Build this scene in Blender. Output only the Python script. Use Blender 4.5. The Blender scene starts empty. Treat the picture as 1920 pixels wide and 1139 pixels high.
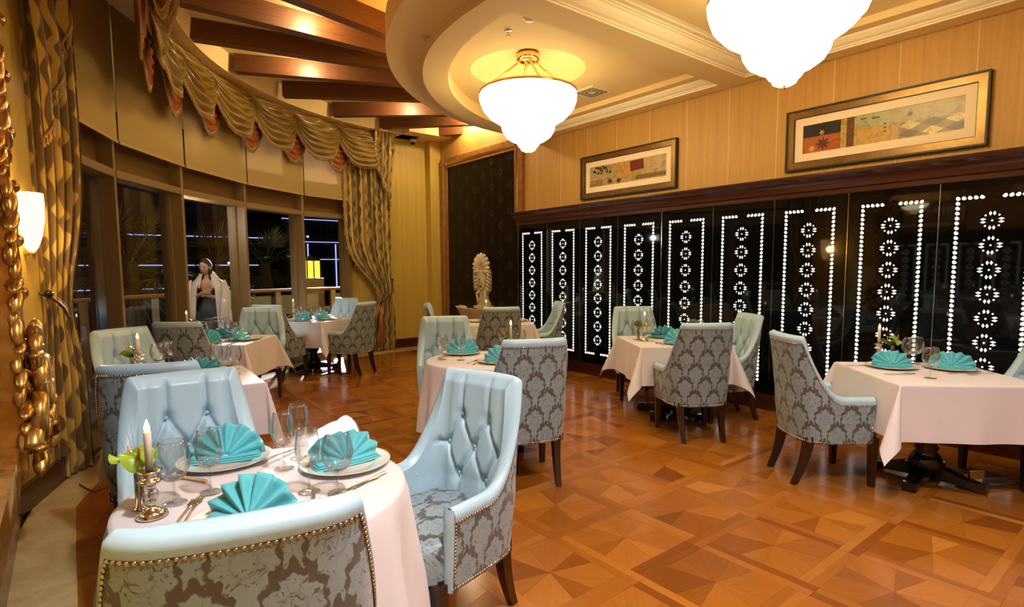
import bpy, bmesh, math, random
import numpy as np
from mathutils import Vector, Matrix
random.seed(7)
SC = bpy.context.scene
COL = SC.collection
PI = math.pi
# ---------------------------------------------------------------- camera
F_PX, PY = 1049.664, 594.596
YAW, PITCH, ROLL = math.radians(38.3614), math.radians(-5.0062), math.radians(-0.34264)
EYE = Vector((0, 0, 1.5))
cy_, sy_ = math.cos(YAW), math.sin(YAW)
FW = Vector((sy_*math.cos(PITCH), cy_*math.cos(PITCH), math.sin(PITCH)))
_r = Vector((cy_, -sy_, 0)); _u = _r.cross(FW)
RT = _r*math.cos(ROLL) + _u*math.sin(ROLL)
UP = _u*math.cos(ROLL) - _r*math.sin(ROLL)
cam = bpy.data.cameras.new('camera'); camo = bpy.data.objects.new('camera', cam); COL.objects.link(camo)
cam.sensor_width = 36; cam.lens = F_PX*36/1920; cam.shift_y = (PY-569.5)/1920; cam.clip_start = 0.02
M3 = Matrix((RT, UP, -FW)).transposed().to_4x4(); M3.translation = EYE
camo.matrix_world = M3; SC.camera = camo
def proj(p):
    v = Vector(p)-EYE; d = max(v.dot(FW), 1e-4)
    return 960+F_PX*v.dot(RT)/d, PY-F_PX*v.dot(UP)/d
# ---------------------------------------------------------------- world, exposure
SC.view_settings.view_transform = 'Standard'; SC.view_settings.look = 'None'
SC.view_settings.gamma = 1; SC.view_settings.use_curve_mapping = False
SC.view_settings.exposure = 0.55
SC.cycles.use_denoising = True; SC.cycles.max_bounces = 6; SC.cycles.transparent_max_bounces = 20; SC.cycles.adaptive_threshold = .025
SC.cycles.sample_clamp_indirect = 6; SC.cycles.caustics_reflective = False; SC.cycles.caustics_refractive = False
w = bpy.data.worlds.new('night_sky'); SC.world = w; w.use_nodes = True
w.node_tree.nodes['Background'].inputs[0].default_value = (0.0012, 0.0014, 0.0026, 1)
w.node_tree.nodes['Background'].inputs[1].default_value = 1.0
L_BOWL = 10.0           # chandelier bowls
L_PANEL = 1.9           # back-lit ornaments
W_FLOOD = 70000         # street flood light outside
W_SPOT = 24             # spots between the ceiling beams
W_FILL = 330           # added fill lights for the foreground
def add_light(name, kind, loc, energy, color, parent=None, aim=None, **kw):
    l = bpy.data.lights.new(name, kind); l.energy = energy; l.color = color
    for k, v in kw.items(): setattr(l, k, v)
    o = bpy.data.objects.new(name, l); COL.objects.link(o); o.location = loc
    if aim is not None: o.rotation_euler = (Vector(aim)-Vector(loc)).to_track_quat('-Z', 'Y').to_euler()
    if parent: o.parent = parent
    return o
add_light('street_flood_light', 'SPOT', (10.7, 27.9, 6.4), W_FLOOD, (1, .96, .92), aim=(3.3, 9.2, 1.8), spot_size=.35, spot_blend=.3, shadow_soft_size=.35)
# ---------------------------------------------------------------- mesh helpers
class MB:
    def __init__(s): s.v = []; s.f = []; s.uv = None; s.col = None
    def add(s, vs, fs):
        n = len(s.v); s.v += [tuple(a) for a in vs]; s.f += [tuple(i+n for i in f) for f in fs]; return s
    def box(s, x0, x1, y0, y1, z0, z1, m=None):
        vs = [(x, y, z) for z in (z0, z1) for y in (y0, y1) for x in (x0, x1)]
        if m is not None: vs = [m @ Vector(a) for a in vs]
        return s.add(vs, [(0, 2, 3, 1), (4, 5, 7, 6), (0, 1, 5, 4), (2, 6, 7, 3), (0, 4, 6, 2), (1, 3, 7, 5)])
    def cbox(s, c, sx, sy, sz, m=None):
        return s.box(c[0]-sx/2, c[0]+sx/2, c[1]-sy/2, c[1]+sy/2, c[2]-sz/2, c[2]+sz/2, m)
    def bar(s, a, b, wd, ht, up=(0, 0, 1)):
        a = Vector(a); b = Vector(b); d = (b-a).normalized(); sd = d.cross(Vector(up)).normalized(); u = sd.cross(d)
        vs = [p+sd*(i*wd/2)+u*(j*ht/2) for p in (a, b) for j in (-1, 1) for i in (-1, 1)]
        return s.add(vs, [(0, 2, 3, 1), (4, 5, 7, 6), (0, 1, 5, 4), (2, 6, 7, 3), (0, 4, 6, 2), (1, 3, 7, 5)])
    def lathe(s, prof, n=24, c=(0, 0, 0), a0=0, a1=2*PI, mod=None):
        full = abs(a1-a0-2*PI) < 1e-6; m = n if full else n+1
        vs = []
        for k in range(m):
            t = a0+(a1-a0)*k/n
            for (r, z) in prof:
                rr = r*(mod(t, z) if mod else 1)
                vs.append((c[0]+rr*math.cos(t), c[1]+rr*math.sin(t), c[2]+z))
        p = len(prof); fs = []
        for k in range(n):
            k2 = (k+1) % m
            for i in range(p-1): fs.append((k*p+i, k2*p+i, k2*p+i+1, k*p+i+1))
        return s.add(vs, fs)
    def tube(s, pts, rad, n=8, closed=False, flat=1.0):
        P = [Vector(p) for p in pts]; N = len(P); vs = []; fs = []
        ref = Vector((0, 0, 1))
        for i, p in enumerate(P):
            d = (P[(i+1) % N] if (closed or i < N-1) else p)-(P[i-1] if (closed or i > 0) else p)
            d = d.normalized() if d.length > 1e-9 else Vector((0, 0, 1))
            if abs(d.dot(ref)) > .97: ref = Vector((1, 0, 0)) if abs(d.x) < .9 else Vector((0, 1, 0))
            x = d.cross(ref).normalized(); y = x.cross(d); ref = y if abs(d.dot(y)) < .9 else ref
            r = rad(i/(N-1)) if callable(rad) else rad
            for k in range(n):
                a = 2*PI*k/n; vs.append(p+x*(r*math.cos(a))+y*(r*flat*math.sin(a)))
        for i in range(N if closed else N-1):
            j = (i+1) % N
            for k in range(n): fs.append((i*n+k, i*n+(k+1) % n, j*n+(k+1) % n, j*n+k))
        if not closed: fs += [tuple(range(n-1, -1, -1)), tuple((N-1)*n+k for k in range(n))]
        return s.add(vs, fs)
    def ball(s, c, r, sx=1, sy=1, sz=1, nu=10, nv=7, m=None):
        vs = []; fs = []
        for i in range(nv+1):
            t = PI*i/nv
            for k in range(nu):
                a = 2*PI*k/nu
                q = Vector((r*sx*math.sin(t)*math.cos(a), r*sy*math.sin(t)*math.sin(a), r*sz*math.cos(t)))
                if m is not None: q = m @ q
                vs.append(Vector(c)+q)
        for i in range(nv):
            for k in range(nu): fs.append((i*nu+k, (i+1)*nu+k, (i+1)*nu+(k+1) % nu, i*nu+(k+1) % nu))
        return s.add(vs, fs)
    def grid(s, fn, nu, nv, uvfn=None, flip=False):
        base = len(s.v)
        if uvfn and s.uv is None: s.uv = [(0, 0)]*base
        for i in range(nu+1):
            for j in range(nv+1):
                s.v.append(tuple(fn(i/nu, j/nv)))
                if uvfn: s.uv.append(uvfn(i/nu, j/nv))
        for i in range(nu):
            for j in range(nv):
                a = base+i*(nv+1)+j; q = (a, a+nv+1, a+nv+2, a+1)
                s.f.append(q[::-1] if flip else q)
        return s
    def prism(s, poly, z0, z1, m=None):
        n = len(poly); vs = [(p[0], p[1], z0) for p in poly]+[(p[0], p[1], z1) for p in poly]
        if m is not None: vs = [m @ Vector(a) for a in vs]
        return s.add(vs, [tuple(range(n-1, -1, -1)), tuple(range(n, 2*n))]+[(i, (i+1) % n, n+(i+1) % n, n+i) for i in range(n)])
    def mesh(s, name, mat, smooth=True, fix=True):
        me = bpy.data.meshes.new(name); me.from_pydata(s.v, [], s.f)
        if s.uv:
            ul = me.uv_layers.new(name='UV')
            li = np.zeros(len(me.loops), dtype=np.int32); me.loops.foreach_get('vertex_index', li)
            a = np.array(s.uv, dtype=np.float32)
            if len(a) < len(s.v): a = np.vstack([a, np.zeros((len(s.v)-len(a), 2), np.float32)])
            ul.data.foreach_set('uv', a[li].ravel())
        if s.col:
            ca = me.color_attributes.new('Col', 'FLOAT_COLOR', 'CORNER')
            arr = np.zeros((len(me.loops), 4), np.float32); arr[:, 3] = 1
            for p in me.polygons:
                arr[p.loop_start:p.loop_start+p.loop_total, :3] = s.col[p.index]
            ca.data.foreach_set('color', arr.ravel())
        if fix and not s.col:
            bm = bmesh.new(); bm.from_mesh(me); bmesh.ops.recalc_face_normals(bm, faces=bm.faces); bm.to_mesh(me); bm.free()
        if smooth:
            me.polygons.foreach_set('use_smooth', [True]*len(me.polygons))
        if mat: me.materials.append(mat)
        me.update(); return me
    def build(s, name, mat, parent=None, smooth=True, loc=None, rot=None, auto=None, fix=True):
        me = s.mesh(name, mat, smooth, fix)
        if auto: sharp(me, auto)
        o = bpy.data.objects.new(name, me); COL.objects.link(o)
        if parent: o.parent = parent
        if loc is not None: o.location = loc
        if rot is not None: o.rotation_euler = rot
        return o
def sharp(me, ang):
    bm = bmesh.new(); bm.from_mesh(me)
    for e in bm.edges:
        if len(e.link_faces) == 2 and e.calc_face_angle(0) > ang: e.smooth = False
    bm.to_mesh(me); bm.free()
def part(name, me, parent, loc=None, rot=None, sc=None):
    o = bpy.data.objects.new(name, me); COL.objects.link(o)
    if parent: o.parent = parent
    if loc is not None: o.location = loc
    if rot is not None: o.rotation_euler = rot
    if sc is not None: o.scale = sc
    return o
def tag(o, label=None, cat=None, group=None, kind=None):
    if label: o['label'] = label
    if cat: o['category'] = cat
    if group: o['group'] = group
    if kind: o['kind'] = kind
    return o
def thing(name, label, cat, loc=(0, 0, 0), rz=0, group=None):
    o = bpy.data.objects.new(name, None); COL.objects.link(o); o.empty_display_size = .1
    o.location = loc; o.rotation_euler = (0, 0, rz); return tag(o, label, cat, group)
KIDS = {}
def copy_tree(o, parent=None):
    c = o.copy(); COL.objects.link(c); c.parent = parent
    for ch in o.children: copy_tree(ch, c)
    return c
def struct(o): o['kind'] = 'structure'; return o
def holes2d(name, outer, holes, z0, z1, mat, parent=None, bevel=0):
    """flat slab with holes, from a filled 2D curve"""
    cu = bpy.data.curves.new(name, 'CURVE'); cu.dimensions = '2D'; cu.fill_mode = 'BOTH'; cu.extrude = (z1-z0)/2
    for poly in [outer]+list(holes):
        sp = cu.splines.new('POLY'); sp.points.add(len(poly)-1)
        for p, q in zip(sp.points, poly): p.co = (q[0], q[1], 0, 1)
        sp.use_cyclic_u = True
    t = bpy.data.objects.new('tmp', cu); COL.objects.link(t)
    dg = bpy.context.evaluated_depsgraph_get(); me = bpy.data.meshes.new_from_object(t.evaluated_get(dg))
    bpy.data.objects.remove(t); bpy.data.curves.remove(cu)
    me.name = name; me.transform(Matrix.Translation((0, 0, (z0+z1)/2))); me.materials.clear(); me.materials.append(mat)
    o = bpy.data.objects.new(name, me); COL.objects.link(o)
    if parent: o.parent = parent
    return o
def RZ(a): return Matrix.Rotation(a, 4, 'Z')
def T(*p): return Matrix.Translation(p)
# ---------------------------------------------------------------- materials
class NT:
    def __init__(s, name):
        s.m = bpy.data.materials.new(name); s.m.use_nodes = True; s.t = s.m.node_tree; s.t.nodes.clear()
        s.out = s.n('ShaderNodeOutputMaterial')
    def n(s, ty, **kw):
        x = s.t.nodes.new(ty)
        for k, v in kw.items(): setattr(x, k, v)
        return x
    def set(s, inp, v):
        if isinstance(v, bpy.types.NodeSocket): s.t.links.new(v, inp)
        elif v is not None:
            if isinstance(v, (tuple, list)) and len(v) == 3 and inp.type == 'RGBA': v = (*v, 1)
            inp.default_value = v
    def math(s, op, a, b=None, c=None):
        x = s.n('ShaderNodeMath', operation=op); s.set(x.inputs[0], a)
        if b is not None: s.set(x.inputs[1], b)
        if c is not None: s.set(x.inputs[2], c)
        return x.outputs[0]
    def mix(s, f, a, b, bt='MIX'):
        x = s.n('ShaderNodeMix', data_type='RGBA', blend_type=bt); s.set(x.inputs[0], f); s.set(x.inputs[6], a); s.set(x.inputs[7], b); return x.outputs[2]
    def ramp(s, f, *st):
        x = s.n('ShaderNodeValToRGB'); e = x.color_ramp.elements
        while len(e) < len(st): e.new(.5)
        for el, (p, c) in zip(e, st): el.position = p; el.color = (*c, 1) if len(c) == 3 else c
        s.set(x.inputs[0], f); return x.outputs[0]
    def step(s, v, a, b):
        x = s.n('ShaderNodeMapRange', interpolation_type='SMOOTHSTEP'); s.set(x.inputs[0], v); s.set(x.inputs[1], a); s.set(x.inputs[2], b); return x.outputs[0]
    def coord(s, kind='Object'): return s.n('ShaderNodeTexCoord').outputs[kind]
    def map(s, vec, sc=(1, 1, 1), rot=(0, 0, 0), loc=(0, 0, 0)):
        x = s.n('ShaderNodeMapping'); s.set(x.inputs[0], vec); x.inputs[1].default_value = loc; x.inputs[2].default_value = rot; x.inputs[3].default_value = sc; return x.outputs[0]
    def noise(s, vec=None, scale=5, det=3, rough=.5, dist=0, out=0):
        x = s.n('ShaderNodeTexNoise'); 
        if vec is not None: s.set(x.inputs['Vector'], vec)
        x.inputs['Scale'].default_value = scale; x.inputs['Detail'].default_value = det; x.inputs['Roughness'].default_value = rough; x.inputs['Distortion'].default_value = dist
        return x.outputs[out]
    def sep(s, vec):
        x = s.n('ShaderNodeSeparateXYZ'); s.set(x.inputs[0], vec); return x.outputs
    def bump(s, h, st=.3, d=.01):
        x = s.n('ShaderNodeBump'); x.inputs['Strength'].default_value = st; x.inputs['Distance'].default_value = d; s.set(x.inputs['Height'], h); return x.outputs[0]
    def bsdf(s, col=None, rough=.5, metal=0, normal=None, **kw):
        b = s.n('ShaderNodeBsdfPrincipled'); s.set(b.inputs['Base Color'], col); s.set(b.inputs['Roughness'], rough); s.set(b.inputs['Metallic'], metal)
        if normal is not None: s.set(b.inputs['Normal'], normal)
        for k, v in kw.items(): s.set(b.inputs[k.replace('_', ' ')], v)
        s.t.links.new(b.outputs[0], s.out.inputs[0]); return b
def M(name, col, rough=.5, metal=0, var=0, scale=8, bump=0, bscale=40, **kw):
    t = NT(name); c = col; nrm = None
    if var:
        f = t.noise(t.coord(), scale, 4)
        c = t.mix(f, tuple(x*(1-var) for x in col), tuple(min(1, x*(1+var)) for x in col))
    if bump: nrm = t.bump(t.noise(t.coord(), bscale, 4), bump, .01)
    t.bsdf(c, rough, metal, nrm, **kw); return t.m
def EM(name, col, st):
    t = NT(name); e = t.n('ShaderNodeEmission'); t.set(e.inputs[0], col); e.inputs[1].default_value = st
    t.t.links.new(e.outputs[0], t.out.inputs[0]); return t.m
def thin_glass(name, tint=(1, 1, 1), base=.05, edge=.6, power=3.5, rough=0.0):
    """single-surface glass: clear face-on, reflecting towards its edges, the same from both sides"""
    t = NT(name); tr = t.n('ShaderNodeBsdfTransparent'); t.set(tr.inputs[0], tint)
    gl = t.n('ShaderNodeBsdfGlossy'); gl.inputs['Roughness'].default_value = rough
    lw = t.n('ShaderNodeLayerWeight'); lw.inputs[0].default_value = .5
    f = t.math('ADD', base, t.math('MULTIPLY', t.math('POWER', lw.outputs['Facing'], power), edge))
    mx = t.n('ShaderNodeMixShader'); t.set(mx.inputs[0], f); t.t.links.new(tr.outputs[0], mx.inputs[1]); t.t.links.new(gl.outputs[0], mx.inputs[2])
    t.t.links.new(mx.outputs[0], t.out.inputs[0]); return t.m
def damask():
    t = NT('damask'); uv = t.sep(t.coord('UV')); n1 = t.noise(t.coord('UV'), 60, 2)
    res = None; det = None
    PX, PYY = .172, .236
    for off in (0, .5):
        a = t.math('SUBTRACT', t.math('FRACT', t.math('ADD', t.math('DIVIDE', uv[0], PX), off)), .5)
        b = t.math('SUBTRACT', t.math('FRACT', t.math('ADD', t.math('DIVIDE', uv[1], PYY), off)), .5)
        a = t.math('MULTIPLY', a, PX); b = t.math('MULTIPLY', b, PYY*.82)
        r = t.math('SQRT', t.math('ADD', t.math('MULTIPLY', a, a), t.math('MULTIPLY', b, b)))
        th = t.math('ARCTAN2', a, b)
        pet = t.math('ABSOLUTE', t.math('COSINE', t.math('MULTIPLY', th, 5.5)))
        fine = t.math('ABSOLUTE', t.math('COSINE', t.math('MULTIPLY', th, 11)))
        R1 = t.math('ADD', .046, t.math('ADD', t.math('MULTIPLY', pet, .009), t.math('MULTIPLY', fine, .004)))
        R1 = t.math('ADD', R1, t.math('MULTIPLY', n1, .008))
        f = t.math('DIVIDE', r, R1)
        ogee = t.math('ADD', 1.24, t.math('ADD', t.math('MULTIPLY', t.math('COSINE', t.math('MULTIPLY', th, 2)), .10), t.math('ADD', t.math('MULTIPLY', t.math('COSINE', t.math('MULTIPLY', th, 13)), .09), t.math('MULTIPLY', n1, .10))))
        band = t.math('MULTIPLY', t.step(f, .97, 1.04), t.math('SUBTRACT', 1, t.step(t.math('SUBTRACT', f, ogee), -.04, .04)))
        band = t.math('MULTIPLY', band, t.step(t.math('COSINE', th), -.92, -.72))
        pl = t.math('MULTIPLY', t.math('MULTIPLY', t.step(pet, .25, .05), t.step(f, .3, .4)), t.math('SUBTRACT', 1, t.step(f, .8, .95)))
        ring = t.math('SUBTRACT', 1, t.step(t.math('ABSOLUTE', t.math('SUBTRACT', f, .42)), .03, .08))
        d = t.math('MAXIMUM', pl, ring)
        res = band if res is None else t.math('MAXIMUM', res, band)
        det = d if det is None else t.math('MAXIMUM', det, d)
    v = t.noise(t.coord('UV'), 42, 2, .5, 2.2)
    extra = t.math('MULTIPLY', t.step(v, .60, .65), .8)
    res = t.math('MAXIMUM', res, extra)
    blue = t.mix(t.math('MULTIPLY', det, .45), (.245, .325, .368), (.155, .185, .195))
    col = t.mix(res, blue, (.082, .074, .061))
    weave = t.n('ShaderNodeTexWave', wave_type='BANDS', bands_direction='Y'); t.set(weave.inputs['Vector'], t.coord('UV')); weave.inputs['Scale'].default_value = 250
    t.bsdf(col, t.math('ADD', .34, t.math('MULTIPLY', res, .2)), 0, t.bump(t.math('SUBTRACT', t.math('MULTIPLY', weave.outputs[1], .15), res), .35, .002), Sheen_Weight=.25)
    return t.m
def wallpaper(name, c1, c2):
    t = NT(name); co = t.coord('Object')
    st = t.noise(t.map(co, (26, 26, .8)), 1, 4, .6); fn = t.noise(t.map(co, (9, 9, 9)), 6, 5, .7)
    f = t.math('ADD', t.math('MULTIPLY', st, .7), t.math('MULTIPLY', fn, .3))
    c = t.ramp(f, (.3, c1), (.7, c2))
    t.bsdf(c, .52, 0, t.bump(f, .12, .004)); return t.m
def woodgrain(name, c1, c2, rough=.3, sc=(1, 1, 1), coat=.3):
    t = NT(name); co = t.map(t.coord('Object'), sc)
    f = t.noise(co, 3, 5, .6, 1.2); c = t.ramp(f, (.3, c1), (.7, c2))
    t.bsdf(c, rough, 0, t.bump(f, .08, .003), Coat_Weight=coat, Coat_Roughness=.15); return t.m
def floorwood():
    t = NT('parquet_oak'); at = t.n('ShaderNodeAttribute', attribute_name='Col').outputs[0]
    g = t.noise(t.map(t.coord('UV'), (5, 70, 1)), 1, 4, .6, .8); g2 = t.noise(t.map(t.coord('UV'), (2, 9, 1)), 2, 3)
    c = t.mix(t.math('MULTIPLY', g, .55), at, t.mix(1, at, (.42, .30, .16), 'MULTIPLY'))
    c = t.mix(t.math('MULTIPLY', g2, .35), c, t.mix(1, at, (1.5, 1.35, 1.1), 'MULTIPLY'))
    rg = t.noise(t.map(t.coord('Object'), (1, 1, 1)), 3, 4, .6)
    r = t.math('ADD', .11, t.math('MULTIPLY', rg, .13))
    t.bsdf(c, r, 0, t.bump(t.math('ADD', g, rg), .05, .003), Specular_IOR_Level=.27); return t.m
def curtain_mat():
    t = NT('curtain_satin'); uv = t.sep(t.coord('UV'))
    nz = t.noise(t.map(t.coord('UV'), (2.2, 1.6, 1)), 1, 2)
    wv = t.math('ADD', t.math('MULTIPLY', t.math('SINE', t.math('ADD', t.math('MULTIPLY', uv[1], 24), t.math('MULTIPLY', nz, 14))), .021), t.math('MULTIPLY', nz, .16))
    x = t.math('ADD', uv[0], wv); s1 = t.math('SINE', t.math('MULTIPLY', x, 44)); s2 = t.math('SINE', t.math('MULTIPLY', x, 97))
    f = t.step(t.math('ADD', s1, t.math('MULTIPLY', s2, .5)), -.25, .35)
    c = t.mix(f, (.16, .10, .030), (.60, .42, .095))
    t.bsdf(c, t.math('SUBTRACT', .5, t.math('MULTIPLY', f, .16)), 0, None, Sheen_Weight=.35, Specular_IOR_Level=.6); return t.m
def art_mat(name):
    t = NT(name); at = t.n('ShaderNodeAttribute', attribute_name='Col').outputs[0]; co = t.coord('Object')
    f = t.noise(co, 14, 6, .7, 1.0); g = t.noise(co, 55, 3, .7)
    c = t.mix(t.step(f, .45, .7), at, t.mix(1, at, (.62, .48, .30), 'MULTIPLY')); c = t.mix(t.math('MULTIPLY', t.step(g, .56, .7), .45), c, (.10, .06, .03))
    t.bsdf(c, .35, 0); return t.m
def marble(name, a, b, sc=3, rough=.2):
    t = NT(name); f = t.noise(t.coord('Object'), sc, 6, .65, 1.6); c = t.ramp(f, (.35, a), (.7, b)); t.bsdf(c, rough, 0); return t.m
def brocade_black():
    t = NT('black_brocade_panel'); co = t.sep(t.coord('Object')); res = None
    for off in (0, .5):
        a = t.math('SUBTRACT', t.math('FRACT', t.math('ADD', t.math('DIVIDE', co[1], .50), off)), .5)
        b = t.math('SUBTRACT', t.math('FRACT', t.math('ADD', t.math('DIVIDE', co[2], .44), off)), .5)
        a = t.math('MULTIPLY', a, .50); b = t.math('MULTIPLY', b, .44)
        r = t.math('SQRT', t.math('ADD', t.math('MULTIPLY', a, a), t.math('MULTIPLY', b, b))); th = t.math('ARCTAN2', a, b)
        p = t.math('ABSOLUTE', t.math('COSINE', t.math('MULTIPLY', th, 4)))
        f = t.math('SUBTRACT', 1, t.step(t.math('ABSOLUTE', t.math('SUBTRACT', r, t.math('ADD', .035, t.math('MULTIPLY', p, .02)))), .004, .010))
        vine = t.math('SUBTRACT', 1, t.step(t.math('ABSOLUTE', t.math('SUBTRACT', a, t.math('MULTIPLY', t.math('SINE', t.math('MULTIPLY', co[2], 40)), .02))), .002, .008))
        q = t.math('MAXIMUM', f, t.math('MULTIPLY', vine, .4)); res = q if res is None else t.math('MAXIMUM', res, q)
    nz = t.noise(t.coord('Object'), 30, 3, .6, 1); res = t.math('MULTIPLY', res, t.step(nz, .3, .6))
    c = t.mix(res, (.006, .004, .003), (.06, .05, .03))
    t.bsdf(c, .3, 0, None, Specular_IOR_Level=.15); return t.m
MT = {}
MT['damask'] = damask()
MT['leather'] = M('pale_blue_leather', (.405, .575, .69), .36, var=.06, scale=5, bump=.04, bscale=350)
MT['leg'] = M('dark_stained_wood', (.022, .009, .006), .28, Coat_Weight=.3)
MT['nail'] = M('antique_nailhead', (.62, .55, .47), .22, 1)
MT['cloth'] = M('white_linen', (.70, .635, .655), .8, var=.03, scale=30, bump=.05, bscale=900, Sheen_Weight=.2)
MT['ped'] = M('black_lacquer', (.006, .005, .005), .12)
MT['china'] = M('white_china', (.84, .80, .72), .12, Coat_Weight=.4)
MT['napkin'] = M('turquoise_linen', (.085, .47, .56), .62, var=.06, scale=12, Sheen_Weight=.35)
MT['silver'] = M('polished_silver', (.78, .72, .62), .14, 1)
MT['glass'] = thin_glass('wine_glass', (.95, .96, .96), .085, .85, 2.2)
MT['crystal'] = thin_glass('crystal_ball', (.85, .87, .88), .15, .6, 2)
MT['pane'] = thin_glass('window_pane', (.90, .91, .93), .03, .55, 4)
MT['candle'] = M('ivory_candle', (.85, .74, .60), .5, Subsurface_Weight=.2)
MT['flame'] = EM('flame_glow', (1, .55, .16), 9)
MT['spathe'] = M('green_spathe', (.28, .42, .03), .25, var=.3, scale=20)
MT['spadix'] = M('orange_spadix', (.75, .22, .08), .5)
MT['stem'] = M('dark_green_blade', (.015, .05, .012), .4)
MT['vase'] = M('pewter_vase', (.38, .33, .28), .2, 1)
MT['wall_r'] = wallpaper('gold_wallpaper', (.42, .212, .044), (.56, .312, .076))
MT['wall_f'] = wallpaper('ochre_wallpaper', (.47, .325, .055), (.60, .425, .085))
MT['plaster'] = M('cream_plaster', (.78, .58, .28), .75)
MT['crown'] = M('ivory_crown', (.82, .70, .50), .6)
MT['mahog'] = M('mahogany', (.052, .012, .005), .24, var=.2, scale=1.5, Coat_Weight=.3, Coat_Roughness=.1)
MT['beam'] = woodgrain('walnut_beam', (.07, .020, .006), (.14, .048, .013), .45, (1.5, 1.5, 22), 0)
MT['framewood'] = woodgrain('honey_frame', (.20, .07, .02), (.34, .14, .045), .3, (3, 3, 3))
MT['blackglass'] = M('black_glass', (.003, .003, .004), .03, Specular_IOR_Level=.35)
MT['led'] = EM('backlit_white', (1, .93, .80), L_PANEL)
MT['chrome'] = M('chrome_edge', (.75, .74, .72), .15, 1)
MT['floor'] = floorwood()
MT['marble'] = marble('cream_marble', (.42, .30, .13), (.60, .46, .24), 2.2, .25)
MT['fountain'] = marble('carved_cream_stone', (.60, .50, .31), (.74, .63, .42), 6, .5)
MT['brass'] = M('aged_brass', (.62, .42, .14), .25, 1)
MT['pgold'] = M('polished_gold', (.85, .52, .20), .15, 1)
MT['curtain'] = curtain_mat()
MT['swag'] = M('olive_satin', (.25, .155, .032), .23, var=.25, scale=6, Specular_IOR_Level=.8)
MT['underswag'] = M('copper_satin', (.33, .085, .018), .27, var=.35, scale=8, Specular_IOR_Level=.7)
MT['fringe'] = M('gold_fringe', (.36, .22, .07), .55, var=.35, scale=60)
MT['cord'] = M('brown_cord', (.09, .035, .012), .5)
MT['tan'] = M('tan_metal', (.23, .15, .06), .42)
MT['brownp'] = M('brown_spandrel', (.16, .085, .028), .25)
MT['gilt'] = None
def gilt():
    t = NT('antique_gilt'); f = t.noise(t.coord('Object'), 6, 3, .5, .3)
    c = t.ramp(f, (.28, (.34, .15, .028)), (.5, (.56, .30, .065)), (.72, (.80, .52, .15)))
    t.bsdf(c, t.math('ADD', .16, t.math('MULTIPLY', f, .22)), .85, None); return t.m
MT['gilt'] = gilt()
MT['mirror'] = M('mirror_glass', (.8, .8, .8), .02, 1)
def blind_mat():
    t = NT('blind_fabric'); d = t.n('ShaderNodeBsdfDiffuse'); d.inputs[0].default_value = (.57, .42, .16, 1)
    l = t.n('ShaderNodeBsdfTranslucent'); l.inputs[0].default_value = (.62, .50, .36, 1)
    mx = t.n('ShaderNodeMixShader'); mx.inputs[0].default_value = .35
    t.t.links.new(d.outputs[0], mx.inputs[1]); t.t.links.new(l.outputs[0], mx.inputs[2]); t.t.links.new(mx.outputs[0], t.out.inputs[0]); return t.m
MT['blind'] = blind_mat()
MT['black'] = M('matt_black', (.01, .009, .008), .5)
MT['white'] = M('white_plastic', (.75, .73, .68), .4)
MT['dark'] = M('night_facade', (.006, .007, .010), .7)
MT['deck'] = None
def deck():
    t = NT('red_deck'); co = t.sep(t.coord('Object')); s = t.math('FRACT', t.math('MULTIPLY', co[1], 7))
    c = t.mix(t.step(s, .80, .86), (.11, .035, .022), (.30, .22, .17)); t.bsdf(c, .5); return t.m
MT['deck'] = deck()
MT['palm'] = M('palm_frond', (.10, .10, .035), .5, var=.4, scale=3)
MT['trunk'] = M('shaggy_trunk', (.10, .065, .03), .9, var=.4, scale=20, bump=.5, bscale=60)
MT['ledblue'] = EM('blue_led', (.45, .5, 1), 1.1)
MT['bokeh'] = EM('city_light', (1, .93, .82), 5)
MT['lantern'] = EM('yellow_lantern', (1, .68, .06), 1.3)
MT['shade'] = EM('sconce_glow', (1, .58, .20), 3.2)
MT['rail'] = M('rail_wood', (.26, .10, .035), .4)
MT['skin'] = M('skin', (.58, .33, .22), .5, Subsurface_Weight=.1)
MT['hair'] = M('dark_brown_hair', (.035, .016, .008), .6)
MT['dress'] = M('dark_dress', (.022, .010, .010), .6)
MT['coat'] = M('white_wool_coat', (.74, .68, .60), .9, bump=.2, bscale=200)
# ================================================================= SETTING
XW, YF, ZC = 5.73, 9.6, 4.12           # right wall, far wall, upper ceiling
FINS = [(-.02, 5.35), (.40, 6.42), (1.09, 7.45), (1.99, 8.45), (3.0, 9.15), (3.9, 9.48)]
EDGE = [(-.05, -2.4), (-.05, 4.4), (.12, 5.0), (.45, 5.75), (1.0, 6.75), (1.75, 7.7), (2.6, 8.5), (3.3, 8.9), (4.0, 9.1), (XW, 9.22)]
OUTER = [(-.33, -2.4), (-.33, 4.45), (0, 5.3)]+[(FINS[i][0]-.02, FINS[i][1]+.02) for i in range(1, 6)]+[(XW, YF)]
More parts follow.
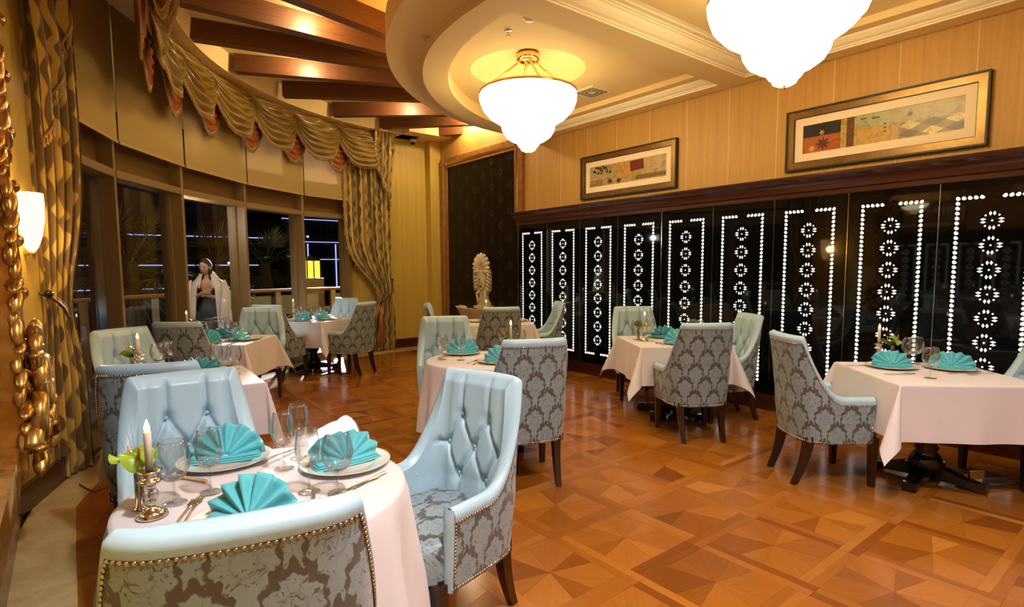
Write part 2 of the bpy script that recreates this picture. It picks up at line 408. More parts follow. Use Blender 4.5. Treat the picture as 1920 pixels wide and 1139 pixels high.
# ---- floor: parquet of framed star tiles, aligned with the walls
S, B, X0, Y0 = .56, .10, 2.62, 1.68
TONES = [(.33, .115, .014), (.28, .092, .011), (.37, .135, .018), (.21, .062, .008), (.31, .104, .013), (.41, .165, .026), (.25, .078, .009), (.34, .122, .016), (.185, .055, .007)]
WT = [6, 5, 4, 2, 6, 1, 3.5, 6, .7]
def edge_x(y):
    for (x0, y0), (x1, y1) in zip(EDGE, EDGE[1:]):
        if y0 <= y <= y1: return x0+(x1-x0)*(y-y0)/(y1-y0)
    return 99
pieces = []
rf = random.Random(3)
for i in range(-6, 7):
    for j in range(-8, 15):
        cx, cy = X0+i*S, Y0+j*S            # node
        for ax in (0, 1):
            own = ((i+j) % 2 == 0) == (ax == 0); nxt = ((i+j+1) % 2 == 0) == (ax == 0)
            a, b = (-B/2 if own else B/2), S-B/2
            for k in (-1, 1):
                q = [(a, 0), (b, 0), (b, k*B/2), (a, k*B/2)]
                if k < 0: q = q[::-1]
                if ax: q = [(-v, u) for u, v in q]
                pieces.append(([(cx+u, cy+v) for u, v in q], 0 if ax == 0 else PI/2))
        h = (S-B)/2; ox, oy = cx+S/2, cy+S/2; mk = .165
        for k in range(4):
            c_, s_ = round(math.cos(k*PI/2)), round(math.sin(k*PI/2))
            ro = lambda u, v: (ox+c_*u-s_*v, oy+s_*u+c_*v)
            pieces.append(([ro(0, 0), ro(h, h-mk), ro(h, h), ro(h-mk, h)], PI/4+k*PI/2))
            pieces.append(([ro(0, 0), ro(h, -h+mk), ro(h, h-mk)], k*PI/2))
def keep(poly):
    cx = sum(p[0] for p in poly)/len(poly); cy = sum(p[1] for p in poly)/len(poly)
    return -.3 < cx < XW-.02 and -2.3 < cy < 9.25 and cx > edge_x(cy)-.25
pieces = [p for p in pieces if keep(p[0])]
def parea(poly):
    if any((Vector((x, y, 0))-EYE).dot(FW) < .3 for x, y in poly): return 0
    q = [proj((x, y, 0)) for x, y in poly]
    if not any(0 < a < 1920 and 0 < b < 1139 for a, b in q): return 0
    return abs(sum(q[i][0]*q[(i+1) % len(q)][1]-q[(i+1) % len(q)][0]*q[i][1] for i in range(len(q))))/2
def covered(poly):                      # under the foreground table and its chairs: not in view
    cx = sum(p[0] for p in poly)/len(poly); cy = sum(p[1] for p in poly)/len(poly)
    x, y = proj((cx, cy, 0)); return x < 800 and y > 880
order = sorted(pieces, key=lambda p: -(0 if covered(p[0]) else parea(p[0])))
fl = bpy.data.objects.new('floor', MB().box(-.4, XW+.05, -2.4, YF+.05, -.06, -.004).mesh('floor', MT['leg'], False)); COL.objects.link(fl); struct(fl)
def piece_mb(mb, poly, ang):
    cx = sum(p[0] for p in poly)/len(poly); cy = sum(p[1] for p in poly)/len(poly)
    dz = rf.uniform(-.0004, .0002); g = .0005
    q = []
    for x, y in poly:
        d = math.hypot(x-cx, y-cy); k = 1-g*1.4/d; q.append((cx+(x-cx)*k, cy+(y-cy)*k))
    if mb.uv is None: mb.uv = []; mb.col = []
    n = len(q); b = len(mb.v); t = rf.choices(TONES, WT)[0]; m = rf.uniform(.92, 1.08); t = tuple(c*m for c in t)
    ou, ov = rf.uniform(0, 50), rf.uniform(0, 50); ca, sa = math.cos(ang), math.sin(ang)
    for z in (dz, -.006):
        for x, y in q:
            mb.v.append((x, y, z)); mb.uv.append((ou+ca*(x-cx)+sa*(y-cy), ov-sa*(x-cx)+ca*(y-cy)))
    mb.f.append(tuple(range(b, b+n))); mb.col.append(t)
    for k in range(n): mb.f.append((b+k, b+n+k, b+n+(k+1) % n, b+(k+1) % n)); mb.col.append(tuple(c*.5 for c in t))
for poly, ang in order[:300]:
    mb = MB(); piece_mb(mb, poly, ang); mb.build('parquet_block', MT['floor'], fl, False)
mb = MB()
for poly, ang in order[300:]: piece_mb(mb, poly, ang)
tag(mb.build('parquet_blocks_beyond', MT['floor'], fl, False), kind='stuff')
# marble border strip along the window side, in slabs
def resample(P, n):
    L = [0]
    for a, b in zip(P, P[1:]): L.append(L[-1]+math.dist(a, b))
    out = []
    for k in range(n+1):
        s = L[-1]*k/n
        for i in range(len(P)-1):
            if L[i] <= s <= L[i+1]+1e-9:
                f = (s-L[i])/(L[i+1]-L[i]); out.append((P[i][0]+f*(P[i+1][0]-P[i][0]), P[i][1]+f*(P[i+1][1]-P[i][1]))); break
    return out
ein, eout = resample(EDGE, 22), resample(OUTER, 22)
for k in range(22):
    mb = MB(); mb.prism([ein[k], eout[k], eout[k+1], ein[k+1]][::-1], -.004, .0035); mb.build('marble_slab', MT['marble'], fl, False)
# ---- right wall with base, cornice and framed recess
wr = struct(MB().box(XW, XW+.12, -2.4, YF+.1, 0, ZC).build('wall_right', MT['wall_r'], None, False))
for k in range(14):
    y = 6.6-k*.53
    MB().box(XW-.0006, XW+.01, y-.0016, y+.0016, 2.36, 3.42).build('wallpaper_seam', MT['crown'], wr, False)
bs = struct(MB().box(XW-.075, XW, -2.4, 7.05, 0, .055).box(XW-.06, XW, -2.4, 7.05, .055, .10).box(XW-.05, XW, -2.4, 7.05, .10, .16).box(XW-.03, XW, -2.4, 7.05, .16, 2.172).build('baseboard_right', MT['mahog'], None, False))
prof = [(0, 2.172), (.055, 2.172), (.055, 2.215), (.075, 2.222), (.08, 2.24), (.085, 2.262), (.10, 2.288), (.13, 2.315), (.158, 2.332), (.165, 2.345), (.165, 2.368), (0, 2.368)]
mb = MB(); vs = [(XW-o, y, z) for y in (-2.4, 7.06) for o, z in prof]; n = len(prof)
mb.add(vs, [tuple(range(n)), tuple(range(2*n-1, n-1, -1))]+[(i, (i+1) % n, n+(i+1) % n, n+i) for i in range(n)])
struct(mb.build('trim_1', MT['mahog'], None, True, auto=.5))
# ---- far wall with pilaster, low ceiling above
wf = struct(MB().box(3.9, XW, YF, YF+.12, 0, ZC).build('wall_far', MT['wall_f'], None, False))
MB().box(5.50, XW, 9.42, YF, 0, ZC).build('pilaster', MT['wall_f'], wf, False)
struct(MB().box(3.9, XW-.23, YF-.035, YF, 0, .17).box(5.47, XW, 9.385, 9.42, 0, .17).box(3.9, XW-.23, YF-.05, YF, 0, .05).build('baseboard_far', MT['mahog'], None, False))
# ---- left wall (two runs), back wall behind the camera
def wallrun(name, a, b, mat, z1=ZC, th=.1, z0=0):
    a, b = Vector((*a, 0)), Vector((*b, 0)); d = (b-a).normalized(); nrm = Vector((-d.y, d.x, 0))
    mb = MB(); vs = [p+Vector((0, 0, z)) for z in (z0, z1) for p in (a, b, b+nrm*th, a+nrm*th)]
    mb.add(vs, [(3, 2, 1, 0), (4, 5, 6, 7)]+[(i, (i+1) % 4, 4+(i+1) % 4, 4+i) for i in range(4)]); return mb.build(name, mat, None, False)
wl = struct(wallrun('wall_left', (-.33, -2.4), (-.33, 4.45), MT['wall_f']))
wl2 = wallrun('angled_return', (-.33, 4.45), (-.02, 5.38), MT['wall_f']); wl2.parent = wl
struct(wallrun('wall_back', (XW, -2.4), (-.43, -2.4), MT['wall_r']))
b1 = struct(wallrun('baseboard_left', (-.30, -2.4), (-.30, 4.44), MT['mahog'], .17, .03))
b2 = wallrun('angled_return', (-.30, 4.43), (0.0, 5.33), MT['mahog'], .17, .03); b2.parent = b1
# ---- curved window wall: five bays between deep tan fins
WIN_LBL = []
for k in range(5):
    a, b = Vector((*FINS[k], 0)), Vector((*FINS[k+1], 0)); d = (b-a).normalized(); o = Vector((-d.y, d.x, 0)); L = (b-a).length
    root = bpy.data.objects.new('window_%d' % (k+1), None); COL.objects.link(root); struct(root)
    mat = Matrix((d, o, Vector((0, 0, 1)))).transposed().to_4x4(); mat.translation = a; root.matrix_world = mat
    G = .15
    MB().box(-.03, L+.03, G, G+.012, .11, 2.36).build('pane', MT['pane'], root, False)
    MB().box(-.03, L+.03, G, G+.012, 2.95, 3.95).build('upper_pane', MT['pane'], root, False)
    MB().box(.028, L-.028, .0, G+.05, 2.36, 2.43).build('transom', MT['tan'], root, False)
    MB().box(.0, L, G-.02, G+.04, 2.43, 2.95).build('spandrel', MT['brownp'], root, False)
    MB().box(.0, L, .04, G+.06, 0, .11).build('sill', MT['tan'], root, False)
    mb = MB().box(.028, .058, G-.03, G+.04, .11, 2.36).box(L-.058, L-.028, G-.03, G+.04, .11, 2.36); mb.build('jamb', MT['chrome'] if k == 0 else MT['tan'], root, False)
    MB().box(L-.028, L+.028, 0, G+.10, 0, ZC).build('mullion', MT['tan'], root, False)
    if k == 0: MB().box(-.028, .028, 0, G+.1, 0, ZC).build('mullion', MT['tan'], root, False)
# ---- ceilings
out = [(-.45, -2.5), (XW+.1, -2.5), (XW+.1, YF+.1), (3.9, YF+.1), (3.7, 9.9), (2.7, 9.6), (1.6, 8.9), (.6, 7.8), (-.1, 6.6), (-.5, 5.4)]
ce = struct(MB().prism(out, ZC, ZC+.1).build('ceiling', MT['plaster'], None, False))
BC, BR = Vector((5.064, 4.937)), 4.45            # bulkhead curve
def bulk(t, R, z): return (BC.x+R*math.cos(t), BC.y+R*math.sin(t), z)
t0, t1 = math.radians(200), math.radians(88)
mb = MB(); n = 64
def soffit(u, v):
    t = t0+(t1-t0)*u; R, z = [(5.2, 3.9), (BR, 3.9), (BR-.10, 3.9), (BR-.10, 3.925), (BR-.12, ZC)][round(v*4)]
    return bulk(t, R, z)
mb.grid(soffit, n, 4)
blk = mb.build('curved_bulkhead', MT['plaster'], ce, True, auto=.6)
MB().box(4.85, XW, 9.0, YF, 3.9, ZC).build('corner_soffit', MT['plaster'], ce, False)
# tier 1 (outer ring) and tier 2 (lower plate with two coffers)
RC = (5.42, 3.285)
def arc(c, R, a0, a1, n): return [(c[0]+R*math.cos(math.radians(a0+(a1-a0)*k/n)), c[1]+R*math.sin(math.radians(a0+(a1-a0)*k/n))) for k in range(n+1)]
def clipx(P): return [(min(x, XW), y) for x, y in P]
c1 = (5.535, 3.308); t1o = clipx(arc(c1, 3.5, 87, 273, 72))
hole1 = arc((5.42, 3.54), 2.84, 92, 180, 30)+arc((5.42, 3.03), 2.84, 180, 268, 30)
holes2d('ceiling_ring', t1o, [hole1], 3.5, 3.74, MT['plaster'], ce)
drum = arc((5.5, 3.3), 3.25, 87, 273, 60)
mb = MB(); m = len(drum); mb.add([(x, y, 3.74) for x, y in drum]+[(x, y, ZC) for x, y in drum], [(i, i+1, m+i+1, m+i) for i in range(m-1)]); mb.build('drum_wall', MT['plaster'], ce)
t2o = clipx(arc((5.40, 3.55), 2.93, 84, 180, 44)+arc((5.40, 3.02), 2.93, 180, 276, 44))
A2 = [p for p in arc((5.42, 3.54), 2.70, 87.9, 182.3, 44)]
h2 = [(5.52, 3.43)]+[(min(5.52, x), max(3.43, y)) for x, y in A2]
h1 = [(x, 6.57-y) for x, y in h2][::-1]
holes2d('coffer_plate', t2o, [h2, h1], 3.415, 3.56, MT['plaster'], ce)
CH = [(3.906, 4.64), (3.906, 1.93)]
for q, hp in enumerate((h2, h1)):
    cx, cy = CH[q]
    cir = arc((cx, cy), .60, 0, 360, 48)[:-1]
    lid = [(5.6, 3.29)]+[(5.6, 6.34)]+arc((5.42, 3.54), 2.80, 90, 180, 40)+[(2.62, 3.29)]; lid = lid if q == 0 else [(x, 6.57-y) for x, y in lid][::-1]
    holes2d('coffer_ceiling', lid, [cir], 3.56, 3.60, MT['plaster'], ce)
    mb = MB(); mb.lathe([(.60, 3.56), (.585, 3.60), (.52, 3.66), (.40, 3.71), (.2, 3.74), (.001, 3.745)], 48, (cx, cy, 0)); mb.build('dome_recess', MT['plaster'], ce)
    # crown moulding on the two straight sides
    sg = 1 if q == 0 else -1; yb = 3.43 if q == 0 else 3.14
    pr = [(0, 3.415), (.004, 3.43), (.016, 3.432), (.018, 3.442), (.045, 3.455), (.075, 3.485), (.088, 3.512), (.10, 3.514), (.102, 3.526), (.118, 3.528), (.12, 3.54), (.16, 3.542), (.165, 3.552), (.20, 3.56)]
    path = [(5.52, yb+sg*2.85, (1, 0)), (5.52, yb, (1, 1)), (2.55, yb, (0, 1))]
    vs = []; fs = []; n = len(pr)
    for (px, py, dv) in path:
        for o_, z in pr: vs.append((px-o_*dv[0], py+sg*o_*dv[1], z))
    for i in range(2):
        for k in range(n-1): fs.append((i*n+k, (i+1)*n+k, (i+1)*n+k+1, i*n+k+1))
    mb = MB(); mb.add(vs, fs); o = mb.build('crown_moulding', MT['crown'], ce, False)
# radiating walnut beams
BEAMS = [(-12, 23), (.62, 5.95, 0), ]
bl = [((.60, 5.05), 12), ((.80, 5.98), 0.0), ((1.16, 6.823), -11.9), ((1.773, 7.598), -22.4), ((2.524, 8.272), -31.0), ((3.447, 8.835), -38.5), ((4.385, 9.102), -45.5), ((5.0, 9.56), -52.7)]
bl[-1] = ((5.315, 9.174), -52.7)
BM = []
for (p, a) in bl:
    d = Vector((math.cos(math.radians(a)), math.sin(math.radians(a)), 0)); st = Vector((p[0], p[1], 0))-d*.03
    # run until the drum
    L = .3
    while L < 4 and (Vector((st.x+d.x*L, st.y+d.y*L))-Vector((5.5, 3.3))).length > 3.36: L += .02
    sd = Vector((-d.y, d.x, 0)); mb = MB(); vs = []
    for z in (3.91, ZC):
        for s_, w_ in ((0, 0), (L, 0), (L, .13), (0, .13)): vs.append(st+d*s_+sd*w_+Vector((0, 0, z)))
    mb.add(vs, [(3, 2, 1, 0), (4, 5, 6, 7)]+[(i, (i+1) % 4, 4+(i+1) % 4, 4+i) for i in range(4)])
    o = mb.build('ceiling_beam', MT['beam'], ce, False); BM.append((st, d, sd, L))
# spots in the gaps between beams
lamps = []
for gi, f, side in [(0, .55, .5), (2, .33, .5), (4, .38, .5), (5, .45, .5), (6, .25, .5)]:
    a, b = BM[gi], BM[gi+1]; pa = a[0]+a[1]*a[3]*f; pb = b[0]+b[1]*b[3]*f; p = pb*.6+pa*.4
    lamps.append(p)
    t = thing('ceiling_spot', None, 'spotlight', (p.x, p.y, ZC))
    mb = MB(); mb.lathe([(.05, 0), (.055, -.012), (.04, -.05), (.035, -.05), (.03, -.01)], 16); mb.build('bezel', MT['brass'], t)
    mb = MB(); mb.lathe([(.001, -.05), (.034, -.05)], 16); mb.build('lens', MT['bokeh'], t)
    add_light('spot_beam', 'POINT', (0, 0, -.09), W_SPOT, (1, .78, .42), t, shadow_soft_size=.04)
    nm = ['between the two nearest beams', 'between the third and fourth beams', 'between the fifth and sixth beams', 'between the sixth and seventh beams', 'between the two farthest beams'][len(lamps)-1]
    tag(t, 'small brass recessed spotlight in the window-side ceiling '+nm)
# warm cove strip hidden in the gap round the ring
mb = MB(); dr = arc((5.5, 3.3), 3.30, 95, 200, 40)
mb.tube([(x, y, 3.765) for x, y in dr], .012, 6)
tag(mb.build('cove_light_strip', EM('cove_glow', (1, .62, .18), 22)), 'warm light strip on the ledge of the round ceiling ring', 'light strip')
# fill downlights added above and behind the camera to brighten the foreground
for k, (x, y) in enumerate([(.9, .35), (2.6, -.6), (.9, -1.5), (4.2, -1.3)]):
    t = thing('fill_downlight', ['added recessed fill light over the foreground round table', 'added recessed fill light over the aisle behind the camera', 'added recessed fill light by the left wall behind the camera', 'added recessed fill light by the right wall behind the camera'][k], 'downlight', (x, y, ZC))
    mb = MB(); mb.lathe([(.11, 0), (.12, -.015), (.10, -.02), (.095, -.004)], 24); mb.build('bezel', MT['white'], t)
    mb = MB(); mb.lathe([(.001, -.008), (.095, -.008)], 24); mb.build('lens', EM('fill_lens', (1, .97, .93), 12), t)
    add_light('fill_beam', 'SPOT', (0, 0, -.03), W_FILL*(1.45, .35, .8, .12)[k], (1, .97, .95), t, spot_size=2.3, spot_blend=.7, shadow_soft_size=.12)
# ================================================================= CHAIRS
def smooth_poly(P, n):
    """Catmull-Rom through P, resampled by arc length to n+1 points"""
    Q = []
    for i in range(len(P)-1):
        p0, p1, p2, p3 = P[max(i-1, 0)], P[i], P[i+1], P[min(i+2, len(P)-1)]
        for k in range(12):
            t = k/12
            Q.append(tuple(.5*((2*b)+(c-a)*t+(2*a-5*b+4*c-d)*t*t+(-a+3*b-3*c+d)*t**3) for a, b, c, d in zip(p0, p1, p2, p3)))
    Q.append(tuple(P[-1])); return resample(Q, n)
half = smooth_poly([(0, -.305), (.10, -.300), (.18, -.283), (.24, -.240), (.268, -.165), (.276, -.06), (.28, .06), (.28, .17)], 84)
plan = [(-x, y) for x, y in half[::-1]]+half[1:]           # left arm front ... back ... right arm front
NP = len(plan)
lens = [0.0]
for a, b in zip(plan, plan[1:]): lens.append(lens[-1]+math.dist(a, b))
LT = lens[-1]; ell = [abs(l-LT/2) for l in lens]
nrmp = []
for i in range(NP):
    a = plan[max(i-1, 0)]; b = plan[min(i+1, NP-1)]; d = (b[0]-a[0], b[1]-a[1]); L = math.hypot(*d); nrmp.append((d[1]/L, -d[0]/L))   # outward
ZT, ZA, ZB = 1.03, .625, .305
def hgt(l):
    if l < .235: return ZT-.012*(l/.235)**2*0
    t = min(1, (l-.235)/.26); return ZA+(ZT-ZA)*(1-t)**2.6
def shell(i, z, off=0.0):
    """point on the outer shell at plan index i and height z, pushed inwards by off"""
    x, y = plan[i]; nx, ny = nrmp[i]; l = ell[i]
    wb = 1/(1+math.exp((l-.33)/.05)) 
    k = max(0, (z-.60)/.43); low = max(0, (.55-z)/.25)
    y2 = y-.055*k*wb+.03*low*wb; x2 = x*(1-.055*low)
    return (x2-nx*off, y2-ny*off, z)
def tuft(l, z):
    """cushion relief on the inner back: l signed lateral metres, z height"""
    bt = [(-.085, .835), (.085, .835), (-.165, .70), (0, .70), (.165, .70), (-.085, .565), (.085, .565)]
    sg = [((-.085, ZT), bt[0]), ((.085, ZT), bt[1]), (bt[0], bt[2]), (bt[0], bt[3]), (bt[1], bt[3]), (bt[1], bt[4]), (bt[2], bt[5]), (bt[3], bt[5]), (bt[3], bt[6]), (bt[4], bt[6]), (bt[5], (-.085, .44)), (bt[6], (.085, .44)), (bt[2], (-.30, .70)), (bt[4], (.30, .70))]
    d = 0
    for a, b in sg:
        vx, vz = b[0]-a[0], b[1]-a[1]; t = max(0, min(1, ((l-a[0])*vx+(z-a[1])*vz)/(vx*vx+vz*vz)))
        dd = (l-a[0]-t*vx)**2+(z-a[1]-t*vz)**2; d = max(d, math.exp(-dd/.00011))
    p = max(math.exp(-((l-a)**2+(z-b)**2)/.0008) for a, b in bt)
    return .030*(1-.80*d)-.024*p-.006
def build_chair():
    root = thing('dining_chair', None, 'chair')
    # outer shell, damask
    mb = MB(); nv = 14
    mb.grid(lambda u, v: (lambda i: shell(i, ZB+(hgt(ell[i])-.042-ZB)*v))(round(u*(NP-1))), NP-1, nv,
            lambda u, v: (lambda i: (lens[i]-LT/2, ZB+(hgt(ell[i])-.042-ZB)*v))(round(u*(NP-1))))
    mb.build('outer_back', MT['damask'], root)
    # leather: rim band, inner back and arm fronts
    mb = MB(); cols = []
    TH = .064; NIN = 84
    def tth(l): q = min(1, max(0, (l-.12)/.12)); return TH-.024*q*q*(3-2*q)
    for i in range(NP):
        h = hgt(ell[i]); c = []
        sl = (lens[i]-LT/2)
        th = tth(ell[i])
        for z, o in ((h-.045, -.004), (h-.03, -.007), (h-.012, -.004), (h-.002, .010), (h+.003, th*.5), (h-.002, th-.008), (h-.014, th+.004)): c.append(shell(i, z, o))
        wq = max(0, 1-max(0, ell[i]-.245)/.08)
        for k in range(1, NIN+1):
            z = (h-.014)+(.42-(h-.014))*k/NIN; f = min(1, k/5)
            c.append(shell(i, z, th+.004+f*(tuft(sl, z)*wq+.012*(1-wq))))
        cols.append(c)
    n = len(cols[0]); mb.add([p for c in cols for p in c], [(i*n+k, (i+1)*n+k, (i+1)*n+k+1, i*n+k+1) for i in range(NP-1) for k in range(n-1)])
    for e in (0, NP-1):
        h = hgt(ell[e]); y = .17; m = 10; vs = []
        for k in range(m+1):
            z = ZB+(h-ZB)*k/m; o = shell(e, z, -.005); q = shell(e, z, .052)
            r = .004 if k == m else .014
            for t in (0, .15, .5, .85, 1): vs.append((o[0]+(q[0]-o[0])*t, o[1]+r*math.sin(PI*t)+.002, z))
        mb.add(vs, [(k*5+j, k*5+j+1, (k+1)*5+j+1, (k+1)*5+j) for k in range(m) for j in range(4)])
    mb.build('tufted_back', MT['leather'], root)
    # buttons
    bmb = MB(); bmb.ball((0, 0, 0), .0085, 1, .5, 1, 8, 5); bme = bmb.mesh('tuft_button', MT['leather'])
    mid = NP//2
    for l, z in [(-.085, .835), (.085, .835), (-.165, .70), (0, .70), (.165, .70), (-.085, .565), (.085, .565), (-.40, .56), (.40, .56)]:
        i = min(range(NP), key=lambda k: abs(lens[k]-LT/2-l)); p = shell(i, z, tth(abs(l))+(.004 if abs(l) < .3 else .014))
        part('tuft_button', bme, root, p, (0, 0, math.atan2(nrmp[i][1], nrmp[i][0])+PI/2))
    # seat cushion
    mb = MB()
    def seat(u, v):
        a = 2*PI*u; ex = 4.5
        c, s_ = math.cos(a), math.sin(a); r = (abs(c)**ex+abs(s_)**ex)**(-1/ex)
        x, y = .235*r*c, .255*r*s_; x *= 1+.06*(y/.25)
        k = [(1.0, .34), (1.005, .40), (1.0, .44), (.985, .462), (.95, .476), (.88, .486), (.7, .494), (.4, .499), (.0, .50)][round(v*8)]
        return (x*k[0], y*k[0]+.005+.018*(max(0, y)/.25)*(1-(x/.25)**2), k[1])
    mb.grid(seat, 48, 8, lambda u, v: (seat(u, v)[0]+.03, seat(u, v)[1]+(.4-seat(u, v)[2]) if v < .4 else seat(u, v)[1]))
    mb.build('seat', MT['damask'], root)
    mb = MB().box(-.235, .235, -.22, .205, .30, .35); mb.build('seat_frame', MT['leg'], root, False)
    # legs
    for s_ in (-1, 1):
        mb = MB(); vs = []
        for z, hw in ((.34, .026), (.0, .017)): vs += [(s_*.228+a*hw, .20+b*hw, z) for a, b in ((-1, -1), (1, -1), (1, 1), (-1, 1))]
        mb.add(vs, [(0, 1, 2, 3), (7, 6, 5, 4)]+[(i, 4+i, 4+(i+1) % 4, (i+1) % 4) for i in range(4)]); mb.build('leg', MT['leg'], root, False)
        mb = MB(); vs = []; K = 8
        for k in range(K+1):
            t = k/K; z = .34*(1-t); y = -.215-.085*t**1.8; x = s_*(.185-.012*t); hw = .027-.011*t
            vs += [(x+a*hw, y+b*hw*1.15, z) for a, b in ((-1, -1), (1, -1), (1, 1), (-1, 1))]
        mb.add(vs, [(0, 1, 2, 3), tuple(4*K+i for i in (3, 2, 1, 0))]+[(4*k+i, 4*k+4+i, 4*k+4+(i+1) % 4, 4*k+(i+1) % 4) for k in range(K) for i in range(4)])
        mb.build('leg', MT['leg'], root, False)
    # nailheads along rim, arm fronts and bottom edge
    mb = MB(); path = []
    def nail(p, n_):
        n_ = Vector(n_); x = n_.orthogonal().normalized(); y = n_.cross(x); r = .0052; vs = []
        for rr, hh in ((1, 0), (.72, .0030)):
            for k in range(6): a = k*PI/3; vs.append(Vector(p)+x*(r*rr*math.cos(a))+y*(r*rr*math.sin(a))+n_*hh)
        vs.append(Vector(p)+n_*.0042)
        mb.add(vs, [(k, (k+1) % 6, 6+(k+1) % 6, 6+k) for k in range(6)]+[(6+k, 6+(k+1) % 6, 12) for k in range(6)])
    rim = [shell(i, hgt(ell[i])-.05, -.003) for i in range(NP)]; bot = [shell(i, ZB+.012, -.003) for i in range(NP)]
    def along(P, sp):
        L = 0; nx = 0
        for i in range(len(P)-1):
            a, b = Vector(P[i]), Vector(P[i+1]); d = (b-a).length
            while nx <= L+d:
                p = a+(b-a)*((nx-L)/d); nail(p, (nrmp[min(i, NP-1)][0], nrmp[min(i, NP-1)][1], 0)); nx += sp
            L += d
    along(rim, .0138); along(bot, .0138)
    for e, sg in ((0, -1), (NP-1, 1)):
        k = .05+ZB
        while k < hgt(ell[e])-.06:
            p = shell(e, k, -.003); nail((p[0], p[1]-.008, p[2]), (sg, 0, 0)); k += .0138
    tag(mb.build('nailhead_trim', MT['nail'], root), kind='stuff')
    return root
CHAIRS = [  # x, y, facing deg, label
 (.314, 1.448, 76, 'nearest dining chair, seen from behind, its blue damask back filling the bottom left corner'),
 (.388, 2.64, -91, 'pale blue tufted chair behind the foreground round table, facing the camera'),
 (1.15, 1.98, -167, 'pale blue tufted chair turned left at the right side of the foreground round table'),
 (.40, 3.63, 70, 'dark damask chair back directly behind the foreground tufted chair, facing away'),
 (.45, 5.22, -62, 'tufted chair beside the left curtain, facing right to the second window table'),
 (.945, 6.086, 50, 'damask chair back below the standing woman, drawn up to the third window table'),
 (1.75, 7.07, -112, 'green-lit tufted chair at the far corner of the third window table'),
 (2.27, 8.0, 40, 'chair standing back to back behind the tufted window chair, facing the far curtain table'),
 (3.155, 7.77, 120, 'damask chair in profile beside the far tied-back curtain, facing left'),
 (3.265, 8.63, -150, 'tufted chair against the window corner behind the far curtain table'),
 (2.74, 4.44, -118, 'grey-blue tufted chair at the far left of the middle round table'),
 (2.52, 3.08, 68, 'damask chair back standing in the middle of the room behind the big pale blue chair'),
 (4.04, 6.44, -31, 'chair mostly hidden at the left of the table by the stone fountain'),
 (4.20, 5.63, 66, 'brown damask chair back in front of the stone fountain'),
 (5.04, 5.79, 150, 'tufted chair in profile against the lit wall panels, right of the fountain table'),
 (5.105, 4.11, -128, 'tufted chair facing out from the lit wall at the right middle table'),
 (4.34, 2.90, 57, 'damask chair seen from behind at the right middle table'),
 (5.05, 3.04, 148, 'tufted chair beside the lit panels at the right end of the right middle table'),
 (4.19, 1.69, -38, 'damask chair in profile at the left of the big square table on the right'),
 (5.17, .80, 148, 'chair mostly cut off by the right frame edge at the big square table'),
]
proto = build_chair()
for k, (x, y, a, lb) in enumerate(CHAIRS):
    o = proto if k == 0 else copy_tree(proto)
    o.location = (x, y, 0); o.rotation_euler = (0, 0, math.radians(a-90)); tag(o, lb, 'chair', 'upholstered dining chairs')
# ================================================================= TABLES
ZTAB = .76
def build_table(square):
    t = thing('dining_table', None, 'table')
    mb = MB()
    if square: mb.box(-.40, .40, -.40, .40, .715, .752)
    else: mb.lathe([(.001, .715), (.44, .715), (.44, .752), (.001, .752)], 40)
    mb.build('tabletop', MT['ped'], t, False)
    mb = MB(); mb.lathe([(.001, .715), (.14, .715), (.14, .70), (.05, .69), (.045, .62), (.06, .60), (.045, .58), (.05, .50), (.085, .42), (.10, .36), (.085, .30), (.055, .26), (.075, .235), (.06, .21), (.085, .18), (.11, .12), (.09, .07), (.001, .07)], 24); mb.build('pedestal', MT['ped'], t)
    for k in range(4):
        a = PI/4+k*PI/2; m = RZ(a)
        mb = MB(); pf = [(.05, .12), (.12, .11), (.22, .075), (.30, .06), (.34, .062), (.345, .0), (.28, 0), (.26, .02), (.05, .03)]
        vs = [m @ Vector((x, s_*.04, z)) for s_ in (-1, 1) for x, z in pf]; n = len(pf)
        mb.add(vs, [tuple(range(n)), tuple(range(2*n-1, n-1, -1))]+[(i, (i+1) % n, n+(i+1) % n, n+i) for i in range(n)]); mb.build('foot', MT['ped'], t, False)
    return t
def square_cloth(seed, a=.43, dr=.36, fin=.42):
    r = random.Random(seed); ph = [r.uniform(0, 6) for _ in range(8)]
    c = a+dr; n = 60
    # parameter lines denser at the edge
    ts = sorted(set([-c+2*c*k/n for k in range(n+1)]+[-a-.006, -a, -a+.006, a-.006, a, a+.006]))
    vs = []; idx = {}
    def f(X, Y):
        ex, ey = max(0, abs(X)-a), max(0, abs(Y)-a); sx, sy = (1 if X >= 0 else -1), (1 if Y >= 0 else -1)
        if ex == 0 and ey == 0: return (X, Y, ZTAB)
        if ey == 0 or ex == 0:
            e = max(ex, ey); s_ = Y if ex else X; side = (0 if sx > 0 else 1) if ex else (2 if sy > 0 else 3)
            w_ = (e/dr)*(.010*math.sin(9*s_+ph[side])+.006*math.sin(21*s_+ph[side+4]))*min(1, (a-abs(s_))/.12)
            fl_ = .006+.05*e+w_; 
            return (sx*(a+fl_), Y, ZTAB-e) if ex else (X, sy*(a+fl_), ZTAB-e)
        rr = math.hypot(ex, ey); p = math.atan2(ey, ex); k = fin*math.sin(2*p)**1.0; tw = .16*math.sin(4*p)
        o = .006+.05*rr*abs(math.cos(2*p))
        ou = k*rr/math.sqrt(2); zz = rr*math.sqrt(max(.05, 1-k*k*.8))
        return (sx*(a+o*math.cos(p)+ou+tw*rr*.5+.004), sy*(a+o*math.sin(p)+ou-tw*rr*.5+.004), ZTAB-zz)
    m = len(ts)
    mb = MB(); mb.add([f(X, Y) for X in ts for Y in ts], [(i*m+j, (i+1)*m+j, (i+1)*m+j+1, i*m+j+1) for i in range(m-1) for j in range(m-1)]); return mb
